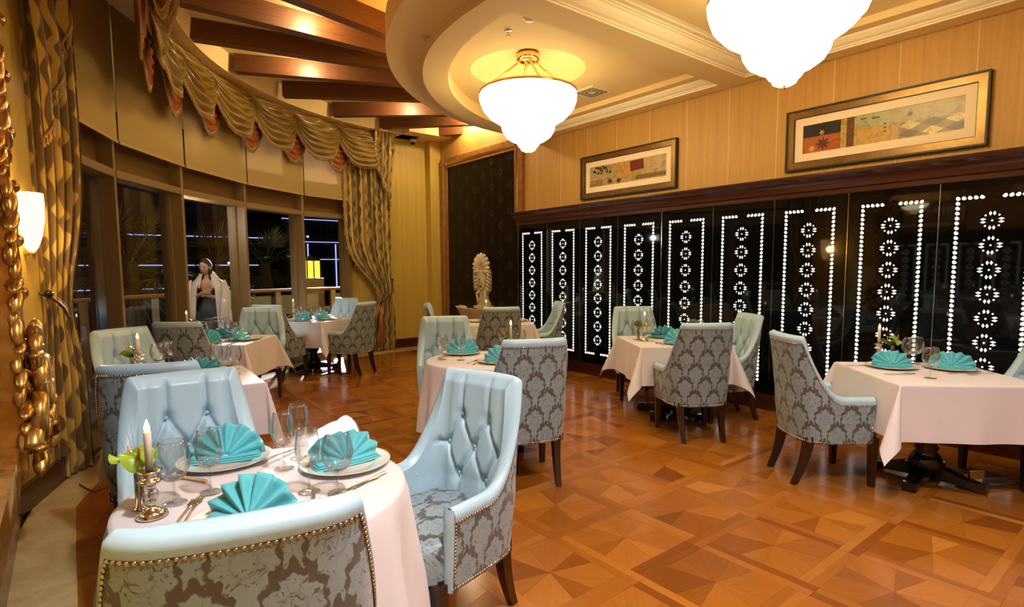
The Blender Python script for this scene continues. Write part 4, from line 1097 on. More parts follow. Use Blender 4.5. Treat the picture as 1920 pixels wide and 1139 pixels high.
mb = MB(); mb.tube([(.115*math.cos(2*PI*k/32), 1.33+.195*math.sin(2*PI*k/32), .085) for k in range(32)], .017, 8, True); mb.build('oval_moulding', fm, t)
mb = MB(); mb.tube([(0, 1.18, .10), (0, 1.18, .16), (0, 1.17, .19), (0, 1.14, .20)], .012, 8); mb.tube([(-.05, 1.20, .145), (.05, 1.20, .145)], .008, 6); mb.tube([(0, 1.18, .145), (0, 1.27, .15), (0, 1.30, .14)], .007, 6); mb.ball((0, 1.31, .14), .016); mb.build('tap', MT['brass'], t)
mb = MB(); lob = lambda a, z: 1+.055*abs(math.sin(8*a))
prof = [(.001, .50), (.14, .52), (.24, .58), (.31, .67), (.345, .76), (.37, .80), (.375, .815), (.355, .812), (.32, .76), (.25, .66), (.10, .60), (.001, .59)]
m_ = 72; vs = []
for k in range(m_+1):
    a = PI*k/m_
    for r, z in prof: q = r*lob(a, z)*1.0; vs.append((1.75*q*math.cos(a), z+(.016*abs(math.sin(8*a)) if z > .7 else 0), q*1.15*math.sin(a)))
n = len(prof); mb.add(vs, [(k*n+i, (k+1)*n+i, (k+1)*n+i+1, k*n+i+1) for k in range(m_) for i in range(n-1)]); mb.build('scalloped_basin', fm, t)
mb = MB(); mb.prism([(-.16, 0), (.16, 0), (.12, .10), (.09, .30), (.14, .54), (-.14, .54), (-.09, .30), (-.12, .10)], 0, .26); mb.build('pedestal', fm, t, False)
# ================================================================= CHANDELIERS
def bowl_mat():
    t = NT('chandelier_glass'); e = t.n('ShaderNodeEmission'); e.inputs[0].default_value = (1, .77, .39, 1); e.inputs[1].default_value = L_BOWL; t.t.links.new(e.outputs[0], t.out.inputs[0]); return t.m
MT['bowl'] = bowl_mat(); MT['bowl2'] = EM('chandelier_cup', (1, .74, .36), L_BOWL*.35)
for k, (cx, cy) in enumerate(CH):
    t = thing('chandelier', ['glowing tiered bowl chandelier hanging over the middle of the room', 'glowing tiered bowl chandelier at the top right, nearest the camera'][k], 'chandelier', (cx, cy, 0), group='tiered bowl chandeliers')
    rib = lambda a, z: 1+.018*abs(math.cos(10*a))
    mb = MB(); mb.lathe([(.485, 3.335), (.505, 3.30), (.50, 3.24), (.47, 3.16), (.40, 3.08), (.30, 3.015)], 80, mod=rib); mb.build('upper_bowl', MT['bowl'], t)
    mb = MB(); mb.lathe([(.28, 3.06), (.282, 3.00), (.27, 2.94), (.235, 2.88), (.17, 2.835), (.12, 2.82)], 64, mod=rib); mb.build('middle_bowl', MT['bowl'], t)
    mb = MB(); mb.lathe([(.122, 2.835), (.118, 2.80), (.10, 2.775), (.085, 2.765), (.075, 2.74), (.045, 2.725), (.012, 2.722)], 40); mb.build('lower_cup', MT['bowl2'], t)
    mb = MB(); mb.lathe([(.001, 3.30), (.40, 3.30), (.41, 3.305), (.001, 3.31)], 48); mb.build('light_stop_pan', MT['crown'], t)  # unseen disc added to block light going up into the dome
    mb = MB(); mb.lathe([(.476, 3.33), (.49, 3.345), (.512, 3.34), (.512, 3.318), (.498, 3.316)], 80); mb.build('gold_rim', MT['pgold'], t)
    mb = MB(); mb.lathe([(.115, 2.832), (.126, 2.838), (.128, 2.828), (.122, 2.822)], 40); mb.build('lower_ring', MT['pgold'], t)
    mb = MB(); mb.lathe([(.001, 2.70), (.006, 2.702), (.010, 2.712), (.006, 2.718), (.018, 2.724), (.001, 2.73)], 12); mb.build('finial', MT['pgold'], t)
    mb = MB(); mb.lathe([(.001, 3.72), (.12, 3.72), (.125, 3.70), (.12, 3.655), (.08, 3.645), (.001, 3.645)], 32); mb.build('canopy', MT['pgold'], t)
    for j in range(4):
        a = PI/4+j*PI/2+.3; mb = MB(); mb.tube([(.07*math.cos(a), .07*math.sin(a), 3.655), (.49*math.cos(a), .49*math.sin(a), 3.34)], .010, 8); mb.ball((.10*math.cos(a), .10*math.sin(a), 3.632), .02); mb.ball((.485*math.cos(a), .485*math.sin(a), 3.345), .018); mb.build('arm', MT['pgold'], t)
# ================================================================= CEILING FITTINGS
t = thing('air_vent', 'square ceiling air vent with angled dark slots in the coffer', 'vent', (4.963, 4.729, 3.56))
MB().box(-.17, .17, -.17, .17, -.012, 0).build('frame', MT['crown'], t, False)
for k in range(3):
    r = .13-.035*k; mb = MB()
    for (x0, x1, y0, y1) in ((-r, r, r-.014, r), (-r, r, -r, -r+.014), (-r, -r+.014, -r, r), (r-.014, r, -r, r)): mb.box(x0, x1, y0, y1, -.0145, -.012)
    mb.build('slot', MT['black'], t, False)
t = thing('smoke_detector', 'white round smoke detector on the coffer edge', 'smoke detector', (3.10, 3.66, 3.56))
mb = MB(); mb.lathe([(.001, 0), (.055, 0), (.055, -.02), (.001, -.02)], 24); mb.build('base', MT['white'], t)
mb = MB(); mb.lathe([(.045, -.02), (.04, -.035), (.025, -.045), (.001, -.046)], 24); mb.build('chamber', MT['white'], t)
for (x, y, z, lb) in ((3.132, 3.986, 3.56, 'chrome fire sprinkler on the coffer ceiling by the chandelier'), (2.549, 4.40, 3.5, 'chrome fire sprinkler under the round ceiling ring')):
    t = thing('fire_sprinkler', lb, 'sprinkler', (x, y, z), group='fire sprinklers')
    mb = MB(); mb.lathe([(.001, 0), (.032, 0), (.03, -.008), (.012, -.010), (.001, -.01)], 20); mb.build('rose', MT['chrome'], t)
    mb = MB(); mb.tube([(0, 0, -.01), (0, 0, -.045)], .006, 6); mb.lathe([(.001, -.043), (.016, -.045), (.001, -.048)], 10); mb.build('nozzle', MT['chrome'], t)
t = thing('security_camera', 'white dome security camera under the soffit above the far wall', 'camera', (5.19, 9.5, 3.90))
mb = MB(); mb.lathe([(.001, 0), (.06, 0), (.06, -.06), (.001, -.06)], 24); mb.build('housing', MT['white'], t)
mb = MB(); mb.ball((0, 0, -.06), .045, nu=16, nv=10); mb.build('dome', MT['black'], t)
# ================================================================= BLINDS
for k in range(5):
    a, b = Vector((*FINS[k], 0)), Vector((*FINS[k+1], 0)); d = (b-a).normalized(); o = Vector((-d.y, d.x, 0)); L = (b-a).length
    t = thing('roller_blind', 'cream roller blind half lowered in the %s window bay from the left' % ORD[k], 'blind', group='cream roller blinds')
    mat = Matrix((d, o, Vector((0, 0, 1)))).transposed().to_4x4(); mat.translation = a; t.matrix_world = mat
    MB().box(.02, L-.02, -.045, -.043, 2.69, 3.95).build('fabric', MT['blind'], t, False)
    MB().box(.02, L-.02, -.052, -.036, 2.665, 2.692).build('bottom_bar', M('ochre_bar', (.42, .28, .08), .6), t, False)
# ================================================================= SWAGS
def swag_mesh():
    W_ = .94
    def f(u, v):
        s = u*2-1; sag = max(0, 1-abs(s)**3.4)**.8
        z = -v*(.12+.52*sag)
        q = v*7.5+.35*sag; sw = abs((q % 1)*2-1)                       # U-shaped pleats, sharp at the fold
        fold = .07*(sw**.8-.5)*sag**.6*min(1, v*3)*(1-.25*v)+.012*math.sin(v*37+s*6)*sag
        belly = .11*math.sin(PI*min(1, v*.80))*sag+.02*v
        x = s*W_/2*(1-.10*v*(1-abs(s)))
        return (x+.02*math.sin(v*9)*s*sag, -(belly+fold)-.03, z)
    mb = MB(); mb.grid(f, 44, 90); return mb, [f(k/60, 1) for k in range(61)]
def under_mesh():
    def f(u, v):
        s = u*2-1; sag = max(0, 1-abs(s)**2.2)**.8
        z = -.10-v*(.16+.38*sag); q = v*6+.3*sag; fold = .036*(abs((q % 1)*2-1)-.5)*sag**.5
        return (s*.27*(1-.12*v*(1-abs(s))), -(.05*sag*math.sin(PI*min(1, v*.9))+fold), z)
    mb = MB(); mb.grid(f, 28, 60); return mb, [f(k/30, 1) for k in range(31)]
def fringe(hem, ln=.055):
    mb = MB()
    L = 0; step = .022; nx = 0
    mb.tube([Vector(p)+Vector((0, -.004, 0)) for p in hem], .010, 6)
    for a, b in zip(hem, hem[1:]):
        a, b = Vector(a), Vector(b); d = (b-a).length
        while nx <= L+d:
            p = a+(b-a)*((nx-L)/max(d, 1e-6)); sw = random.uniform(-.008, .008)
            mb.lathe([(.002, -.004), (.007, -.014), (.004, -.020), (.009, -ln), (.001, -ln)], 5, (p.x+sw, p.y-.004, p.z)); nx += step
        L += d
    return mb
smb, shem = swag_mesh(); s_me = smb.mesh('swag', MT['swag']); sf_me = fringe(shem).mesh('tassel_fringe', MT['fringe'])
umb, uhem = under_mesh(); u_me = umb.mesh('under_swag', MT['underswag']); uf_me = fringe(uhem).mesh('tassel_fringe', MT['fringe'])
RS = 4.52
a_first, a_step = 110.0, 0
angs = [102.6+11.45*k for k in range(11)]
for k, ad in enumerate(angs):
    a = math.radians(ad); x, y, _ = bulk(a, RS, 0)
    rz = a+PI/2+PI         # local -Y faces the room centre
    rz = a-PI/2
    t = thing('curtain_swag', 'gathered olive satin swag with tassel fringe, %s along the window pelmet from the far curtain' % (ORD+['eighth', 'ninth', 'tenth', 'eleventh'])[k], 'curtain swag', (x, y, 3.905), rz, 'olive swags of the pelmet')
    q = part('drape', s_me, t); tag(part('tassel_fringe', sf_me, q), kind='stuff')
    if k < 10:
        a2 = math.radians(ad+11.45/2); x, y, _ = bulk(a2, RS+.03, 0)
        t = thing('under_swag', 'copper satin under-swag between olive swags, %s along the pelmet from the far curtain' % (ORD+['eighth', 'ninth', 'tenth'])[k], 'curtain swag', (x, y, 3.79), a2-PI/2, 'copper under-swags of the pelmet')
        q = part('drape', u_me, t); tag(part('tassel_fringe', uf_me, q), kind='stuff')
# ================================================================= CURTAINS
def curtain(root, path, ztop, zbot, tie_z, tie_shift, tie_w, np_=9, amp=.05, flare=1.0):
    """pleated curtain along path (2 plan points), gathered at tie_z towards tie_shift (0..1 along path)"""
    a, b = Vector((*path[0], 0)), Vector((*path[1], 0)); d = b-a; W_ = d.length; d.normalize(); o = Vector((d.y, -d.x, 0))
    def f(u, v):
        z = zbot+(ztop-zbot)*v
        g = math.exp(-((z-tie_z)/(.55 if z > tie_z else .38))**2)
        wd = 1+(tie_w-1)*g; cen = .5+(tie_shift-.5)*g
        if z < tie_z: wd = wd*(1+(flare-1)*(1-g)); cen = cen if False else (.5+(tie_shift-.5)*(g+(1-g)*.75))
        s = cen+(u-.5)*wd
        ph = 2*PI*np_*u; am = amp*(1-.45*g)
        off = am*math.sin(ph)+.25*am*math.sin(2*ph+1)
        p = a+d*(s*W_)+o*(off+.02*g)
        return (p.x, p.y, z)
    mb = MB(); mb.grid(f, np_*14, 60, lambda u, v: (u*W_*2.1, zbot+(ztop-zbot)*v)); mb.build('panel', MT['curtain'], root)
    return f
t = thing('curtain', 'tall gold wave-patterned curtain tied back at the left wall', 'curtain')
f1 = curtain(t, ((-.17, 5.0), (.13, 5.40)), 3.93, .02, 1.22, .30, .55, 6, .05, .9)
pts = [f1(u, (1.24-.02)/(3.93-.02)) for u in (0, .2, .4, .6, .8, 1)]
P = [Vector(p)+Vector((.035, -.045, -.20*i/5+.08)) for i, p in enumerate(pts[:5])]
mb = MB(); mb.tube(P, .011, 8); mb.tube([P[0], P[0]+Vector((-.05, .02, .03)), P[0]+Vector((-.09, .06, .05))], .011, 8); mb.build('tie_cord', MT['cord'], t)
mb = MB(); mb.ball(P[0]+Vector((0, -.01, .02)), .028); mb.build('holdback', MT['ped'], t)
# jabot tail in front of the left curtain
def jabot(name, label, a, b, ztop, l0, l1, out):
    t = thing(name, label, 'curtain', group='cascading jabots'); a, b = Vector((*a, 0)), Vector((*b, 0)); d = b-a
    o = Vector((d.y, -d.x, 0)).normalized()
    def f(u, v):
        zz = ztop-(l0+(l1-l0)*u**.8)*v; s = u*(1-.25*v); p = a+d*s+o*(out+.035*math.sin(u*19)+.01*math.sin(v*9+u*5)); return (p.x, p.y, zz)
    mb = MB(); mb.grid(f, 60, 40, lambda u, v: (u*.8, -v*(l0+(l1-l0)*u))); q = mb.build('drape', MT['curtain'], t)
    tag(fringe([f(k/50, 1) for k in range(51)], .07).build('tassel_fringe', MT['fringe'], q), kind='stuff'); return t
jabot('jabot', 'gold jabot tail with fringe cascading over the left curtain', (.05, 5.18), (-.20, 4.86), 3.93, .35, 1.55, -.11)
t = thing('curtain', 'gold wave-patterned curtain tied back beside the far wall', 'curtain')
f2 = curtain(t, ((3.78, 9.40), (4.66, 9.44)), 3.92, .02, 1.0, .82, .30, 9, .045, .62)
P = [Vector(f2(u, (1.0-.02)/3.9))+Vector((0, -.07, -.13+.20*u)) for u in (0, .25, .5, .75, 1)]+[Vector((4.70, 9.50, 1.28))]
mb = MB(); mb.tube(P, .016, 8); mb.build('tie_cord', MT['cord'], t)
mb = MB(); mb.ball((4.72, 9.54, 1.29), .03); mb.tube([(4.72, 9.54, 1.29), (4.72, 9.6, 1.29)], .012, 6); mb.build('holdback', MT['ped'], t)
hem = [Vector(f2(0, v/40))+Vector((0, -.02, 0)) for v in range(9, 41)]
mb = MB(); mb.tube(hem, .018, 6); r5 = random.Random(2)
for p in hem:
    for _ in range(3): mb.ball(p+Vector((r5.uniform(-.03, .0), r5.uniform(-.02, .02), r5.uniform(-.04, .04))), .013, 1, 1, 1.5, 5, 4)
tag(mb.build('edge_fringe', MT['fringe'], t), kind='stuff')
mb = MB(); tp = P[0]+Vector((.0, -.03, -.05)); mb.lathe([(.004, 0), (.03, -.03), (.022, -.10), (.03, -.14), (.034, -.20), (.05, -.66), (.001, -.66)], 14, tp); mb.build('tassel', M('copper_tassel', (.40, .15, .04), .6, var=.3, scale=50), t)
jabot('jabot', 'gold jabot tail with fringe hanging over the far curtain', (4.30, 9.36), (4.74, 9.40), 3.92, .35, 1.25, .06)
# ================================================================= GILT MIRROR AND SCONCE ON THE LEFT
t = thing('wall_mirror', 'huge carved gilt mirror frame cut by the left picture edge', 'mirror')
XM = -.33
MB().box(XM+.002, XM+.02, 1.6, 3.6, .62, 2.62).build('mirror_glass', MT['mirror'], t, False)
for z in (.55, 2.66): MB().bar((XM+.05, 1.45, z), (XM+.05, 3.72, z), .10, .16).build('frame_rail', MT['gilt'], t, False)
for y in (1.5, 3.70): MB().bar((XM+.05, y, .5), (XM+.05, y, 2.7), .10, .14, (1, 0, 0)).build('frame_stile', MT['gilt'], t, False)
def scroll(c, R, turns, w, sgn=1, tilt=0, n=40, squash=1.0):
    c = Vector(c); P = []
    for k in range(n+1):
        s = k/n; a = sgn*2*PI*turns*s+tilt; r = R*(1-.82*s); P.append(c+Vector((w*.5*math.sin(s*5), r*math.cos(a)*squash, r*math.sin(a))))
    mb = MB(); mb.tube(P, lambda s: w*(.65+.35*math.cos(s*3))*(1-.5*s), 10); return mb
rs = random.Random(11)
def leafm(c, L, wd, ang, tw=0, curl=.4):
    """one carved acanthus leaf lying in the wall plane, curling off it"""
    c = Vector(c); mb = MB(); ca, sa = math.cos(ang), math.sin(ang)
    def f(u, v):
        s = u; q = v*2-1; wv = wd*math.sin(PI*min(1, s*.92+.06))**.7*(1+.22*math.sin(s*26))
        y, z = L*s, q*wv; x = .02+curl*L*s*s*.6-.55*abs(q)*wd*.8+.022*math.cos(q*PI*2)
        yy = y*math.cos(tw*s)-z*math.sin(tw*s); zz = y*math.sin(tw*s)+z*math.cos(tw*s)
        return c+Vector((x, yy*ca-zz*sa, yy*sa+zz*ca))
    mb.grid(f, 26, 10); return mb
# carved border along the far stile: S-scrolls, husks and flower bosses
for k in range(7):
    z = .98+.27*k; y = 3.84+.02*math.sin(k*2)
    scroll((XM+.10, y, z), .13, 1.5, .034, 1 if k % 2 else -1, k*1.1).build('carved_scroll', MT['gilt'], t)
    for j in range(5):
        a = .5+j*.55+k; m = Matrix.Rotation(a, 3, 'X'); mb = MB(); mb.ball((XM+.11, y+.10*math.cos(a), z+.135+.10*math.sin(a)), .055, .55, 1.5, .45, 12, 8, m); mb.build('carved_husk', MT['gilt'], t)
    mb = MB(); mb.ball((XM+.14, y-.01, z+.135), .035, .8, 1, 1, 12, 8); mb.build('flower_boss', MT['gilt'], t)
# husk garland down the face of the far stile
for k in range(26):
    z = .66+.078*k
    for s_ in (-1, 1):
        m = Matrix.Rotation(s_*rs.uniform(.3, 1.1)+PI/2, 3, 'X'); mb = MB(); mb.ball((XM+.10+rs.uniform(0, .03), 3.69+s_*rs.uniform(.02, .06), z), rs.uniform(.04, .065), .6, 1.5, .42, 12, 8, m); mb.build('carved_husk', MT['gilt'], t)
    mb = MB(); mb.ball((XM+.125, 3.69, z+.02), .017, 1, 1, 1.3, 8, 6); mb.build('flower_boss', MT['gilt'], t)
# heavy scrolled corner that swells into the room
for k, (dx, y, z, R, tw) in enumerate([(.16, 3.80, 1.10, .12, 0), (.19, 3.86, .92, .14, 2), (.17, 3.78, .76, .13, 4), (.20, 3.92, .70, .10, 1), (.15, 3.72, .60, .12, 3), (.13, 3.95, 1.02, .08, 5), (.12, 3.98, .86, .07, 2.5)]):
    scroll((XM+dx, y, z), R, 1.9, .042, 1 if k % 2 else -1, tw, 60).build('carved_scroll', MT['gilt'], t)
    for j in range(4):
        a = tw+j*1.1; m = Matrix.Rotation(a, 3, 'X'); mb = MB(); mb.ball((XM+dx+.02, y+.09*math.cos(a), z+.09*math.sin(a)), .05, .7, 1.6, .5, 12, 8, m); mb.build('carved_husk', MT['gilt'], t)
t = thing('wall_sconce', 'glowing amber glass wall sconce between gilt mirror and left curtain', 'wall lamp', (-.17, 4.80, 1.62)); 
mb = MB(); mb.lathe([(.012, 0), (.03, .03), (.05, .10), (.065, .20), (.07, .30), (.068, .38), (.064, .38), (.066, .30), (.06, .20), (.045, .10), (.001, .03)], 28, mod=lambda a, z: 1+.16*abs(math.cos(6*a))); mb.build('glass_shade', MT['shade'], t)
mb = MB(); mb.lathe([(.001, -.05), (.012, -.04), (.018, -.01), (.012, .01), (.001, .01)], 12); mb.tube([(0, 0, .0), (-.04, .02, -.02), (-.09, .045, .06)], .010, 8); mb.build('bracket', MT['brass'], t)
add_light('sconce_bulb', 'POINT', (.05, -.11, .2), 12, (1, .58, .22), t, shadow_soft_size=.06)
# floor sockets and cords
t = thing('floor_socket', 'white floor socket box with bent metal lid below the big square table', 'floor box', (4.72, .95, 0), math.radians(-30))
MB().box(-.05, .05, -.02, .02, 0, .09).build('face_plate', MT['white'], t, False)
MB().box(-.062, .055, -.03, -.02, .07, .125).build('lid', MT['chrome'], t, False)
mb = MB()
for (x, z) in ((-.02, .065), (.018, .062), (0, .035)): mb.box(x-.005, x+.005, .02, .022, z-.004, z+.004)
mb.build('socket_holes', MT['black'], t, False)
r6 = random.Random(4); t = thing('cable_bundle', 'tangle of grey cables on the floor at the right frame edge', 'cable', (5.0, .80, 0))
for k in range(5):
    mb = MB(); P = [(-.28+.14*j+r6.uniform(-.02, .02), .16-.08*j+r6.uniform(-.04, .04), .012+.008*k) for j in range(6)]; mb.tube(P, .007, 6); mb.build('cable', M('grey_cable', (.11, .10, .09), .5), t)
mb = MB(); mb.tube([(-.02, 4.86, .01), (.02, 4.72, .01), (.06, 4.62, .01), (.12, 4.66, .01), (.15, 4.78, .012), (.17, 4.86, .012)], .004, 6); tag(mb.build('extension_cable', MT['black']), 'thin black cord on the marble strip under the left curtain', 'cord')
# ================================================================= OUTSIDE: terrace, rail, palms, night city
def ringpt(a, R): return (BC.x+R*math.cos(math.radians(a)), BC.y+R*math.sin(math.radians(a)))
poly = [ringpt(60+150*k/30, 7.15) for k in range(31)]+[ringpt(210-150*k/30, 4.98) for k in range(31)]
poly = [(x, max(y, 3.0)) for x, y in poly]
struct(MB().prism(poly, -.10, -.01).build('floor_terrace', MT['deck'], None, False))
t = thing('terrace_railing', 'curved terrace balustrade with wooden handrail and glass outside the windows', 'railing')
A = [75+100*k/40 for k in range(41)]
mb = MB(); mb.tube([(*ringpt(a, 6.95), 1.08) for a in A], .032, 8); mb.build('handrail', MT['rail'], t)
for k in range(11):
    a = 75+10*k; x, y = ringpt(a, 6.95); MB().cbox((x, y, .52), .10, .10, 1.06, None).build('post', MT['tan'], t, False)
    if k < 10:
        p, q = ringpt(a+.6, 6.95), ringpt(a+9.4, 6.95); MB().bar((*p, .55), (*q, .55), .012, .86).build('glass_panel', MT['pane'], t, False)
        for z in (.25, .48): MB().tube([(*ringpt(a+.6+8.8*j/8, 6.97), z+.12*math.sin(PI*j/8)) for j in range(9)], .014, 6).build('curved_bar', MT['tan'], t)
def palm(loc, h, R, n, label, seed):
    t = thing('fan_palm', label, 'palm tree', loc); r = random.Random(seed)
    mb = MB(); mb.lathe([(.001, 0), (.22, 0), (.19, h*.3), (.24, h*.7), (.14, h), (.001, h)], 14, mod=lambda a, z: 1+.12*math.sin(9*a+z*20)); mb.build('trunk', MT['trunk'], t)
    for k in range(n):
        az = 2*PI*k/n+r.uniform(-.2, .2); el = r.uniform(-.9, 1.35); d = Vector((math.cos(az)*math.cos(el), math.sin(az)*math.cos(el), math.sin(el))); s = d.cross(Vector((0, 0, 1))).normalized(); u = s.cross(d)
        c = Vector((0, 0, h))+d*R*.45; mb = MB(); mb.tube([Vector((0, 0, h-.1)), c], .012, 5)
        for j in range(13):
            b = (j-6)/6*1.35; e = d*math.cos(b)+s*math.sin(b); L = R*.62*(1-.18*abs(j-6)/6); w_ = u.cross(e).normalized()*.022
            tip = c+e*L-Vector((0, 0, .10*L)); mid = c+e*L*.5
            mb.add([c, mid+w_, tip, mid-w_+u*.01], [(0, 1, 2, 3)])
        mb.build('frond', MT['palm'], t, False)
palm((.95, 13.4, -1.2), 2.85, 1.5, 22, 'spiky fan palm outside the left window bay', 1)
palm((2.9, 15.6, -1.9), 3.4, 1.3, 18, 'fan palm in the dark behind the standing woman', 2)
palm((4.6, 17.6, -2.2), 3.9, 1.2, 18, 'fan palm far outside the middle window', 3)
# dark city blocks with lit edges
for k, (x, y, wx, wy, h, lb) in enumerate([(2.5, 34, 12, 6, 7.0, 'dark low building with blue lit roof edges across the night street'), (15, 40, 9, 8, 8.5, 'dark tower block with blue lit lines behind the far window'), (-10, 36, 10, 6, 5.0, 'dark long building far to the left outside')]):
    t = thing('night_building', lb, 'building', (x, y, -3))
    MB().box(-wx/2, wx/2, -wy/2, wy/2, 0, h).build('block', MT['dark'], t, False)
    for j, z in enumerate((h-.9, h-2.3, h-3.4)):
        if k == 2 and j: continue
        MB().box(-wx/2+(j*1.1), wx/2-(j*.5), -wy/2-.06, -wy/2, z, z+.04).build('led_strip', MT['ledblue'], t, False)
    if k == 1:
        for xx in (-3.0, -1.2): MB().box(xx, xx+.06, -wy/2-.06, -wy/2, h-5.2, h-2.4).build('led_strip', MT['ledblue'], t, False)
    rw = random.Random(k)
    for j in range(7):
        xx, zz = rw.uniform(-wx/2+.4, wx/2-.4), rw.uniform(1, h-1); MB().box(xx, xx+.10, -wy/2-.05, -wy/2, zz, zz+.08).build('window', MT['bokeh'], t, False)
t = thing('street_lantern', 'glowing yellow lantern outside the far window bay', 'lantern', (4.72, 13.9, .08))
MB().box(-.16, .16, -.16, .16, 1.22, 1.62).build('glow', MT['lantern'], t, False)
mb = MB()
for s_ in (-1, 1):
    for q in (-1, 1): mb.box(s_*.16-.012, s_*.16+.012, q*.16-.012, q*.16+.012, 1.2, 1.64)
mb.box(-.012, .012, -.175, -.162, 1.2, 1.64); mb.add([(-.2, -.2, 1.63), (.2, -.2, 1.63), (.2, .2, 1.63), (-.2, .2, 1.63), (0, 0, 1.78)], [(0, 1, 4), (1, 2, 4), (2, 3, 4), (3, 0, 4)])
mb.build('cage', MT['black'], t, False); MB().box(-.22, .22, -.22, .22, -3.30, 1.2).build('pillar', MT['tan'], t, False)
rl = random.Random(21)
LT_ = [(.9, 24), (1.4, 22), (3.1, 25), (3.9, 24), (4.4, 26), (5.2, 23), (6.8, 25), (2.6, 21), (2.2, 26), (-.2, 22), (.3, 20), (7.4, 24), (3.5, 22), (5.9, 25)]
for k, (x, y) in enumerate(LT_):
    z = .55+rl.uniform(-.9, .6)+3.2
    t = thing('street_light', 'tiny distant street light glowing in the night outside the windows', 'street light', (x, y, -3.2), group='distant street lights')
    MB().box(-.03, .03, -.03, .03, 0, z).build('pole', MT['dark'], t, False); mb = MB(); mb.ball((0, 0, z), .05, nu=8, nv=6); mb.build('lamp', MT['bokeh'], t)
struct(MB().box(-60, 60, 8, 90, -3.4, -3.2).build('ground_street', MT['dark'], None, False))
# ================================================================= PERSON outside the second window bay
PXY = Vector((1.57, 8.99, -.01))
t = thing('person', 'person wrapped in a white coat over a dark dress, standing outside the window', 'person', PXY, math.radians(-24))
# local: faces +Y?  built facing -Y, x to the person's left
J = {'pel': (0, 0, .93), 'wst': (0, .005, 1.08), 'chs': (0, 0, 1.24), 'nck': (0, -.01, 1.41), 'hd0': (0, -.02, 1.47),
     'hl': (.085, 0, .90), 'kl': (.09, -.02, .49), 'al': (.085, .03, .09), 'tl': (.09, -.11, .03), 'hr': (-.085, 0, .90), 'kr': (-.075, -.05, .49), 'ar': (-.07, .0, .09), 'tr': (-.08, -.14, .03),
     'sl': (.165, .0, 1.35), 'el': (.21, -.02, 1.08), 'wl': (.06, -.17, 1.14), 'sr': (-.165, 0, 1.35), 'er': (-.215, -.03, 1.09), 'wr': (-.03, -.19, 1.18)}
R_ = {'pel': .125, 'wst': .10, 'chs': .115, 'nck': .045, 'hd0': .045, 'hl': .085, 'kl': .052, 'al': .034, 'tl': .028, 'hr': .085, 'kr': .052, 'ar': .034, 'tr': .028, 'sl': .052, 'el': .038, 'wl': .025, 'sr': .052, 'er': .038, 'wr': .025}
ED = [('pel', 'wst'), ('wst', 'chs'), ('chs', 'nck'), ('nck', 'hd0'), ('pel', 'hl'), ('hl', 'kl'), ('kl', 'al'), ('al', 'tl'), ('pel', 'hr'), ('hr', 'kr'), ('kr', 'ar'), ('ar', 'tr'), ('chs', 'sl'), ('sl', 'el'), ('el', 'wl'), ('chs', 'sr'), ('sr', 'er'), ('er', 'wr')]
def finger_chain(w_, base, lst):
    pass
hands = []
for sd, wk, dx in (('l', 'wl', -1), ('r', 'wr', 1)):
    wv = Vector(J[wk]); fwd = Vector((dx*.85, -.35, .25)).normalized(); upv = Vector((0, 0, 1)); 
    pk = 'p'+sd; J[pk] = tuple(wv+fwd*.045); R_[pk] = .026; ED.append((wk, pk))
    for q in range(4):
        b = wv+fwd*.085+upv*(.030-.019*q); m_ = b+fwd*(.030-.003*abs(q-1))+Vector((0, .012, 0)); e = m_+fwd*.018+Vector((0, .028, -.004))
        for nm, pt, rr in (('b', b, .0095), ('m', m_, .0085), ('e', e, .0075)): J['%sf%d%s' % (sd, q, nm)] = tuple(pt); R_['%sf%d%s' % (sd, q, nm)] = rr
        ED += [(pk, '%sf%db' % (sd, q)), ('%sf%db' % (sd, q), '%sf%dm' % (sd, q)), ('%sf%dm' % (sd, q), '%sf%de' % (sd, q))]
    b = wv+fwd*.035+upv*.032; e = b+fwd*.03+upv*.022
    J[sd+'t1'] = tuple(b); J[sd+'t2'] = tuple(e); R_[sd+'t1'] = .011; R_[sd+'t2'] = .0085; ED += [(pk, sd+'t1'), (sd+'t1', sd+'t2')]
keys = list(J); me = bpy.data.meshes.new('body'); me.from_pydata([J[k] for k in keys], [(keys.index(a), keys.index(b)) for a, b in ED], [])
bo = part('body', me, t); sk = bo.modifiers.new('skin', 'SKIN'); sk.use_smooth_shade = True
for k, v in zip(keys, me.skin_vertices[0].data): v.radius = (R_[k], R_[k]*(.78 if k in ('pel', 'wst', 'chs') else 1)); v.use_root = (k == 'pel')
sb = bo.modifiers.new('sub', 'SUBSURF'); sb.levels = 2; sb.render_levels = 2; me.materials.append(MT['skin'])
# head: one shaped surface with brow, nose, mouth and chin
def headf(u, v):
    a = 2*PI*u; ph = PI*v; x, y, z = math.sin(ph)*math.sin(a), -math.sin(ph)*math.cos(a), math.cos(ph)
    r = Vector((x*.074, y*.092, z*.112))
    if z < 0: r.x *= 1-.28*(-z)**1.3; r.y *= (1-.16*(-z)) if y < 0 else (1-.45*(-z))
    fr = max(0, -y)
    r.y -= .022*math.exp(-((x/.16)**2))*math.exp(-((z+.12)/.16)**2)*fr          # nose
    r.y += .010*math.exp(-(((abs(x)-.36)/.16)**2))*math.exp(-((z-.06)/.11)**2)*fr   # eye sockets
    r.y -= .006*math.exp(-((x/.28)**2))*math.exp(-((z+.42)/.07)**2)*fr          # lips
    r.y -= .008*math.exp(-((x/.25)**2))*math.exp(-((z+.80)/.14)**2)*fr          # chin
    return r
HM = T(-.01, -.045, 1.545) @ RZ(math.radians(-16)) @ Matrix.Rotation(math.radians(10), 4, 'X')
mb = MB(); mb.grid(lambda u, v: HM @ headf(u, v), 48, 36); hd = mb.build('head', MT['skin'], t)
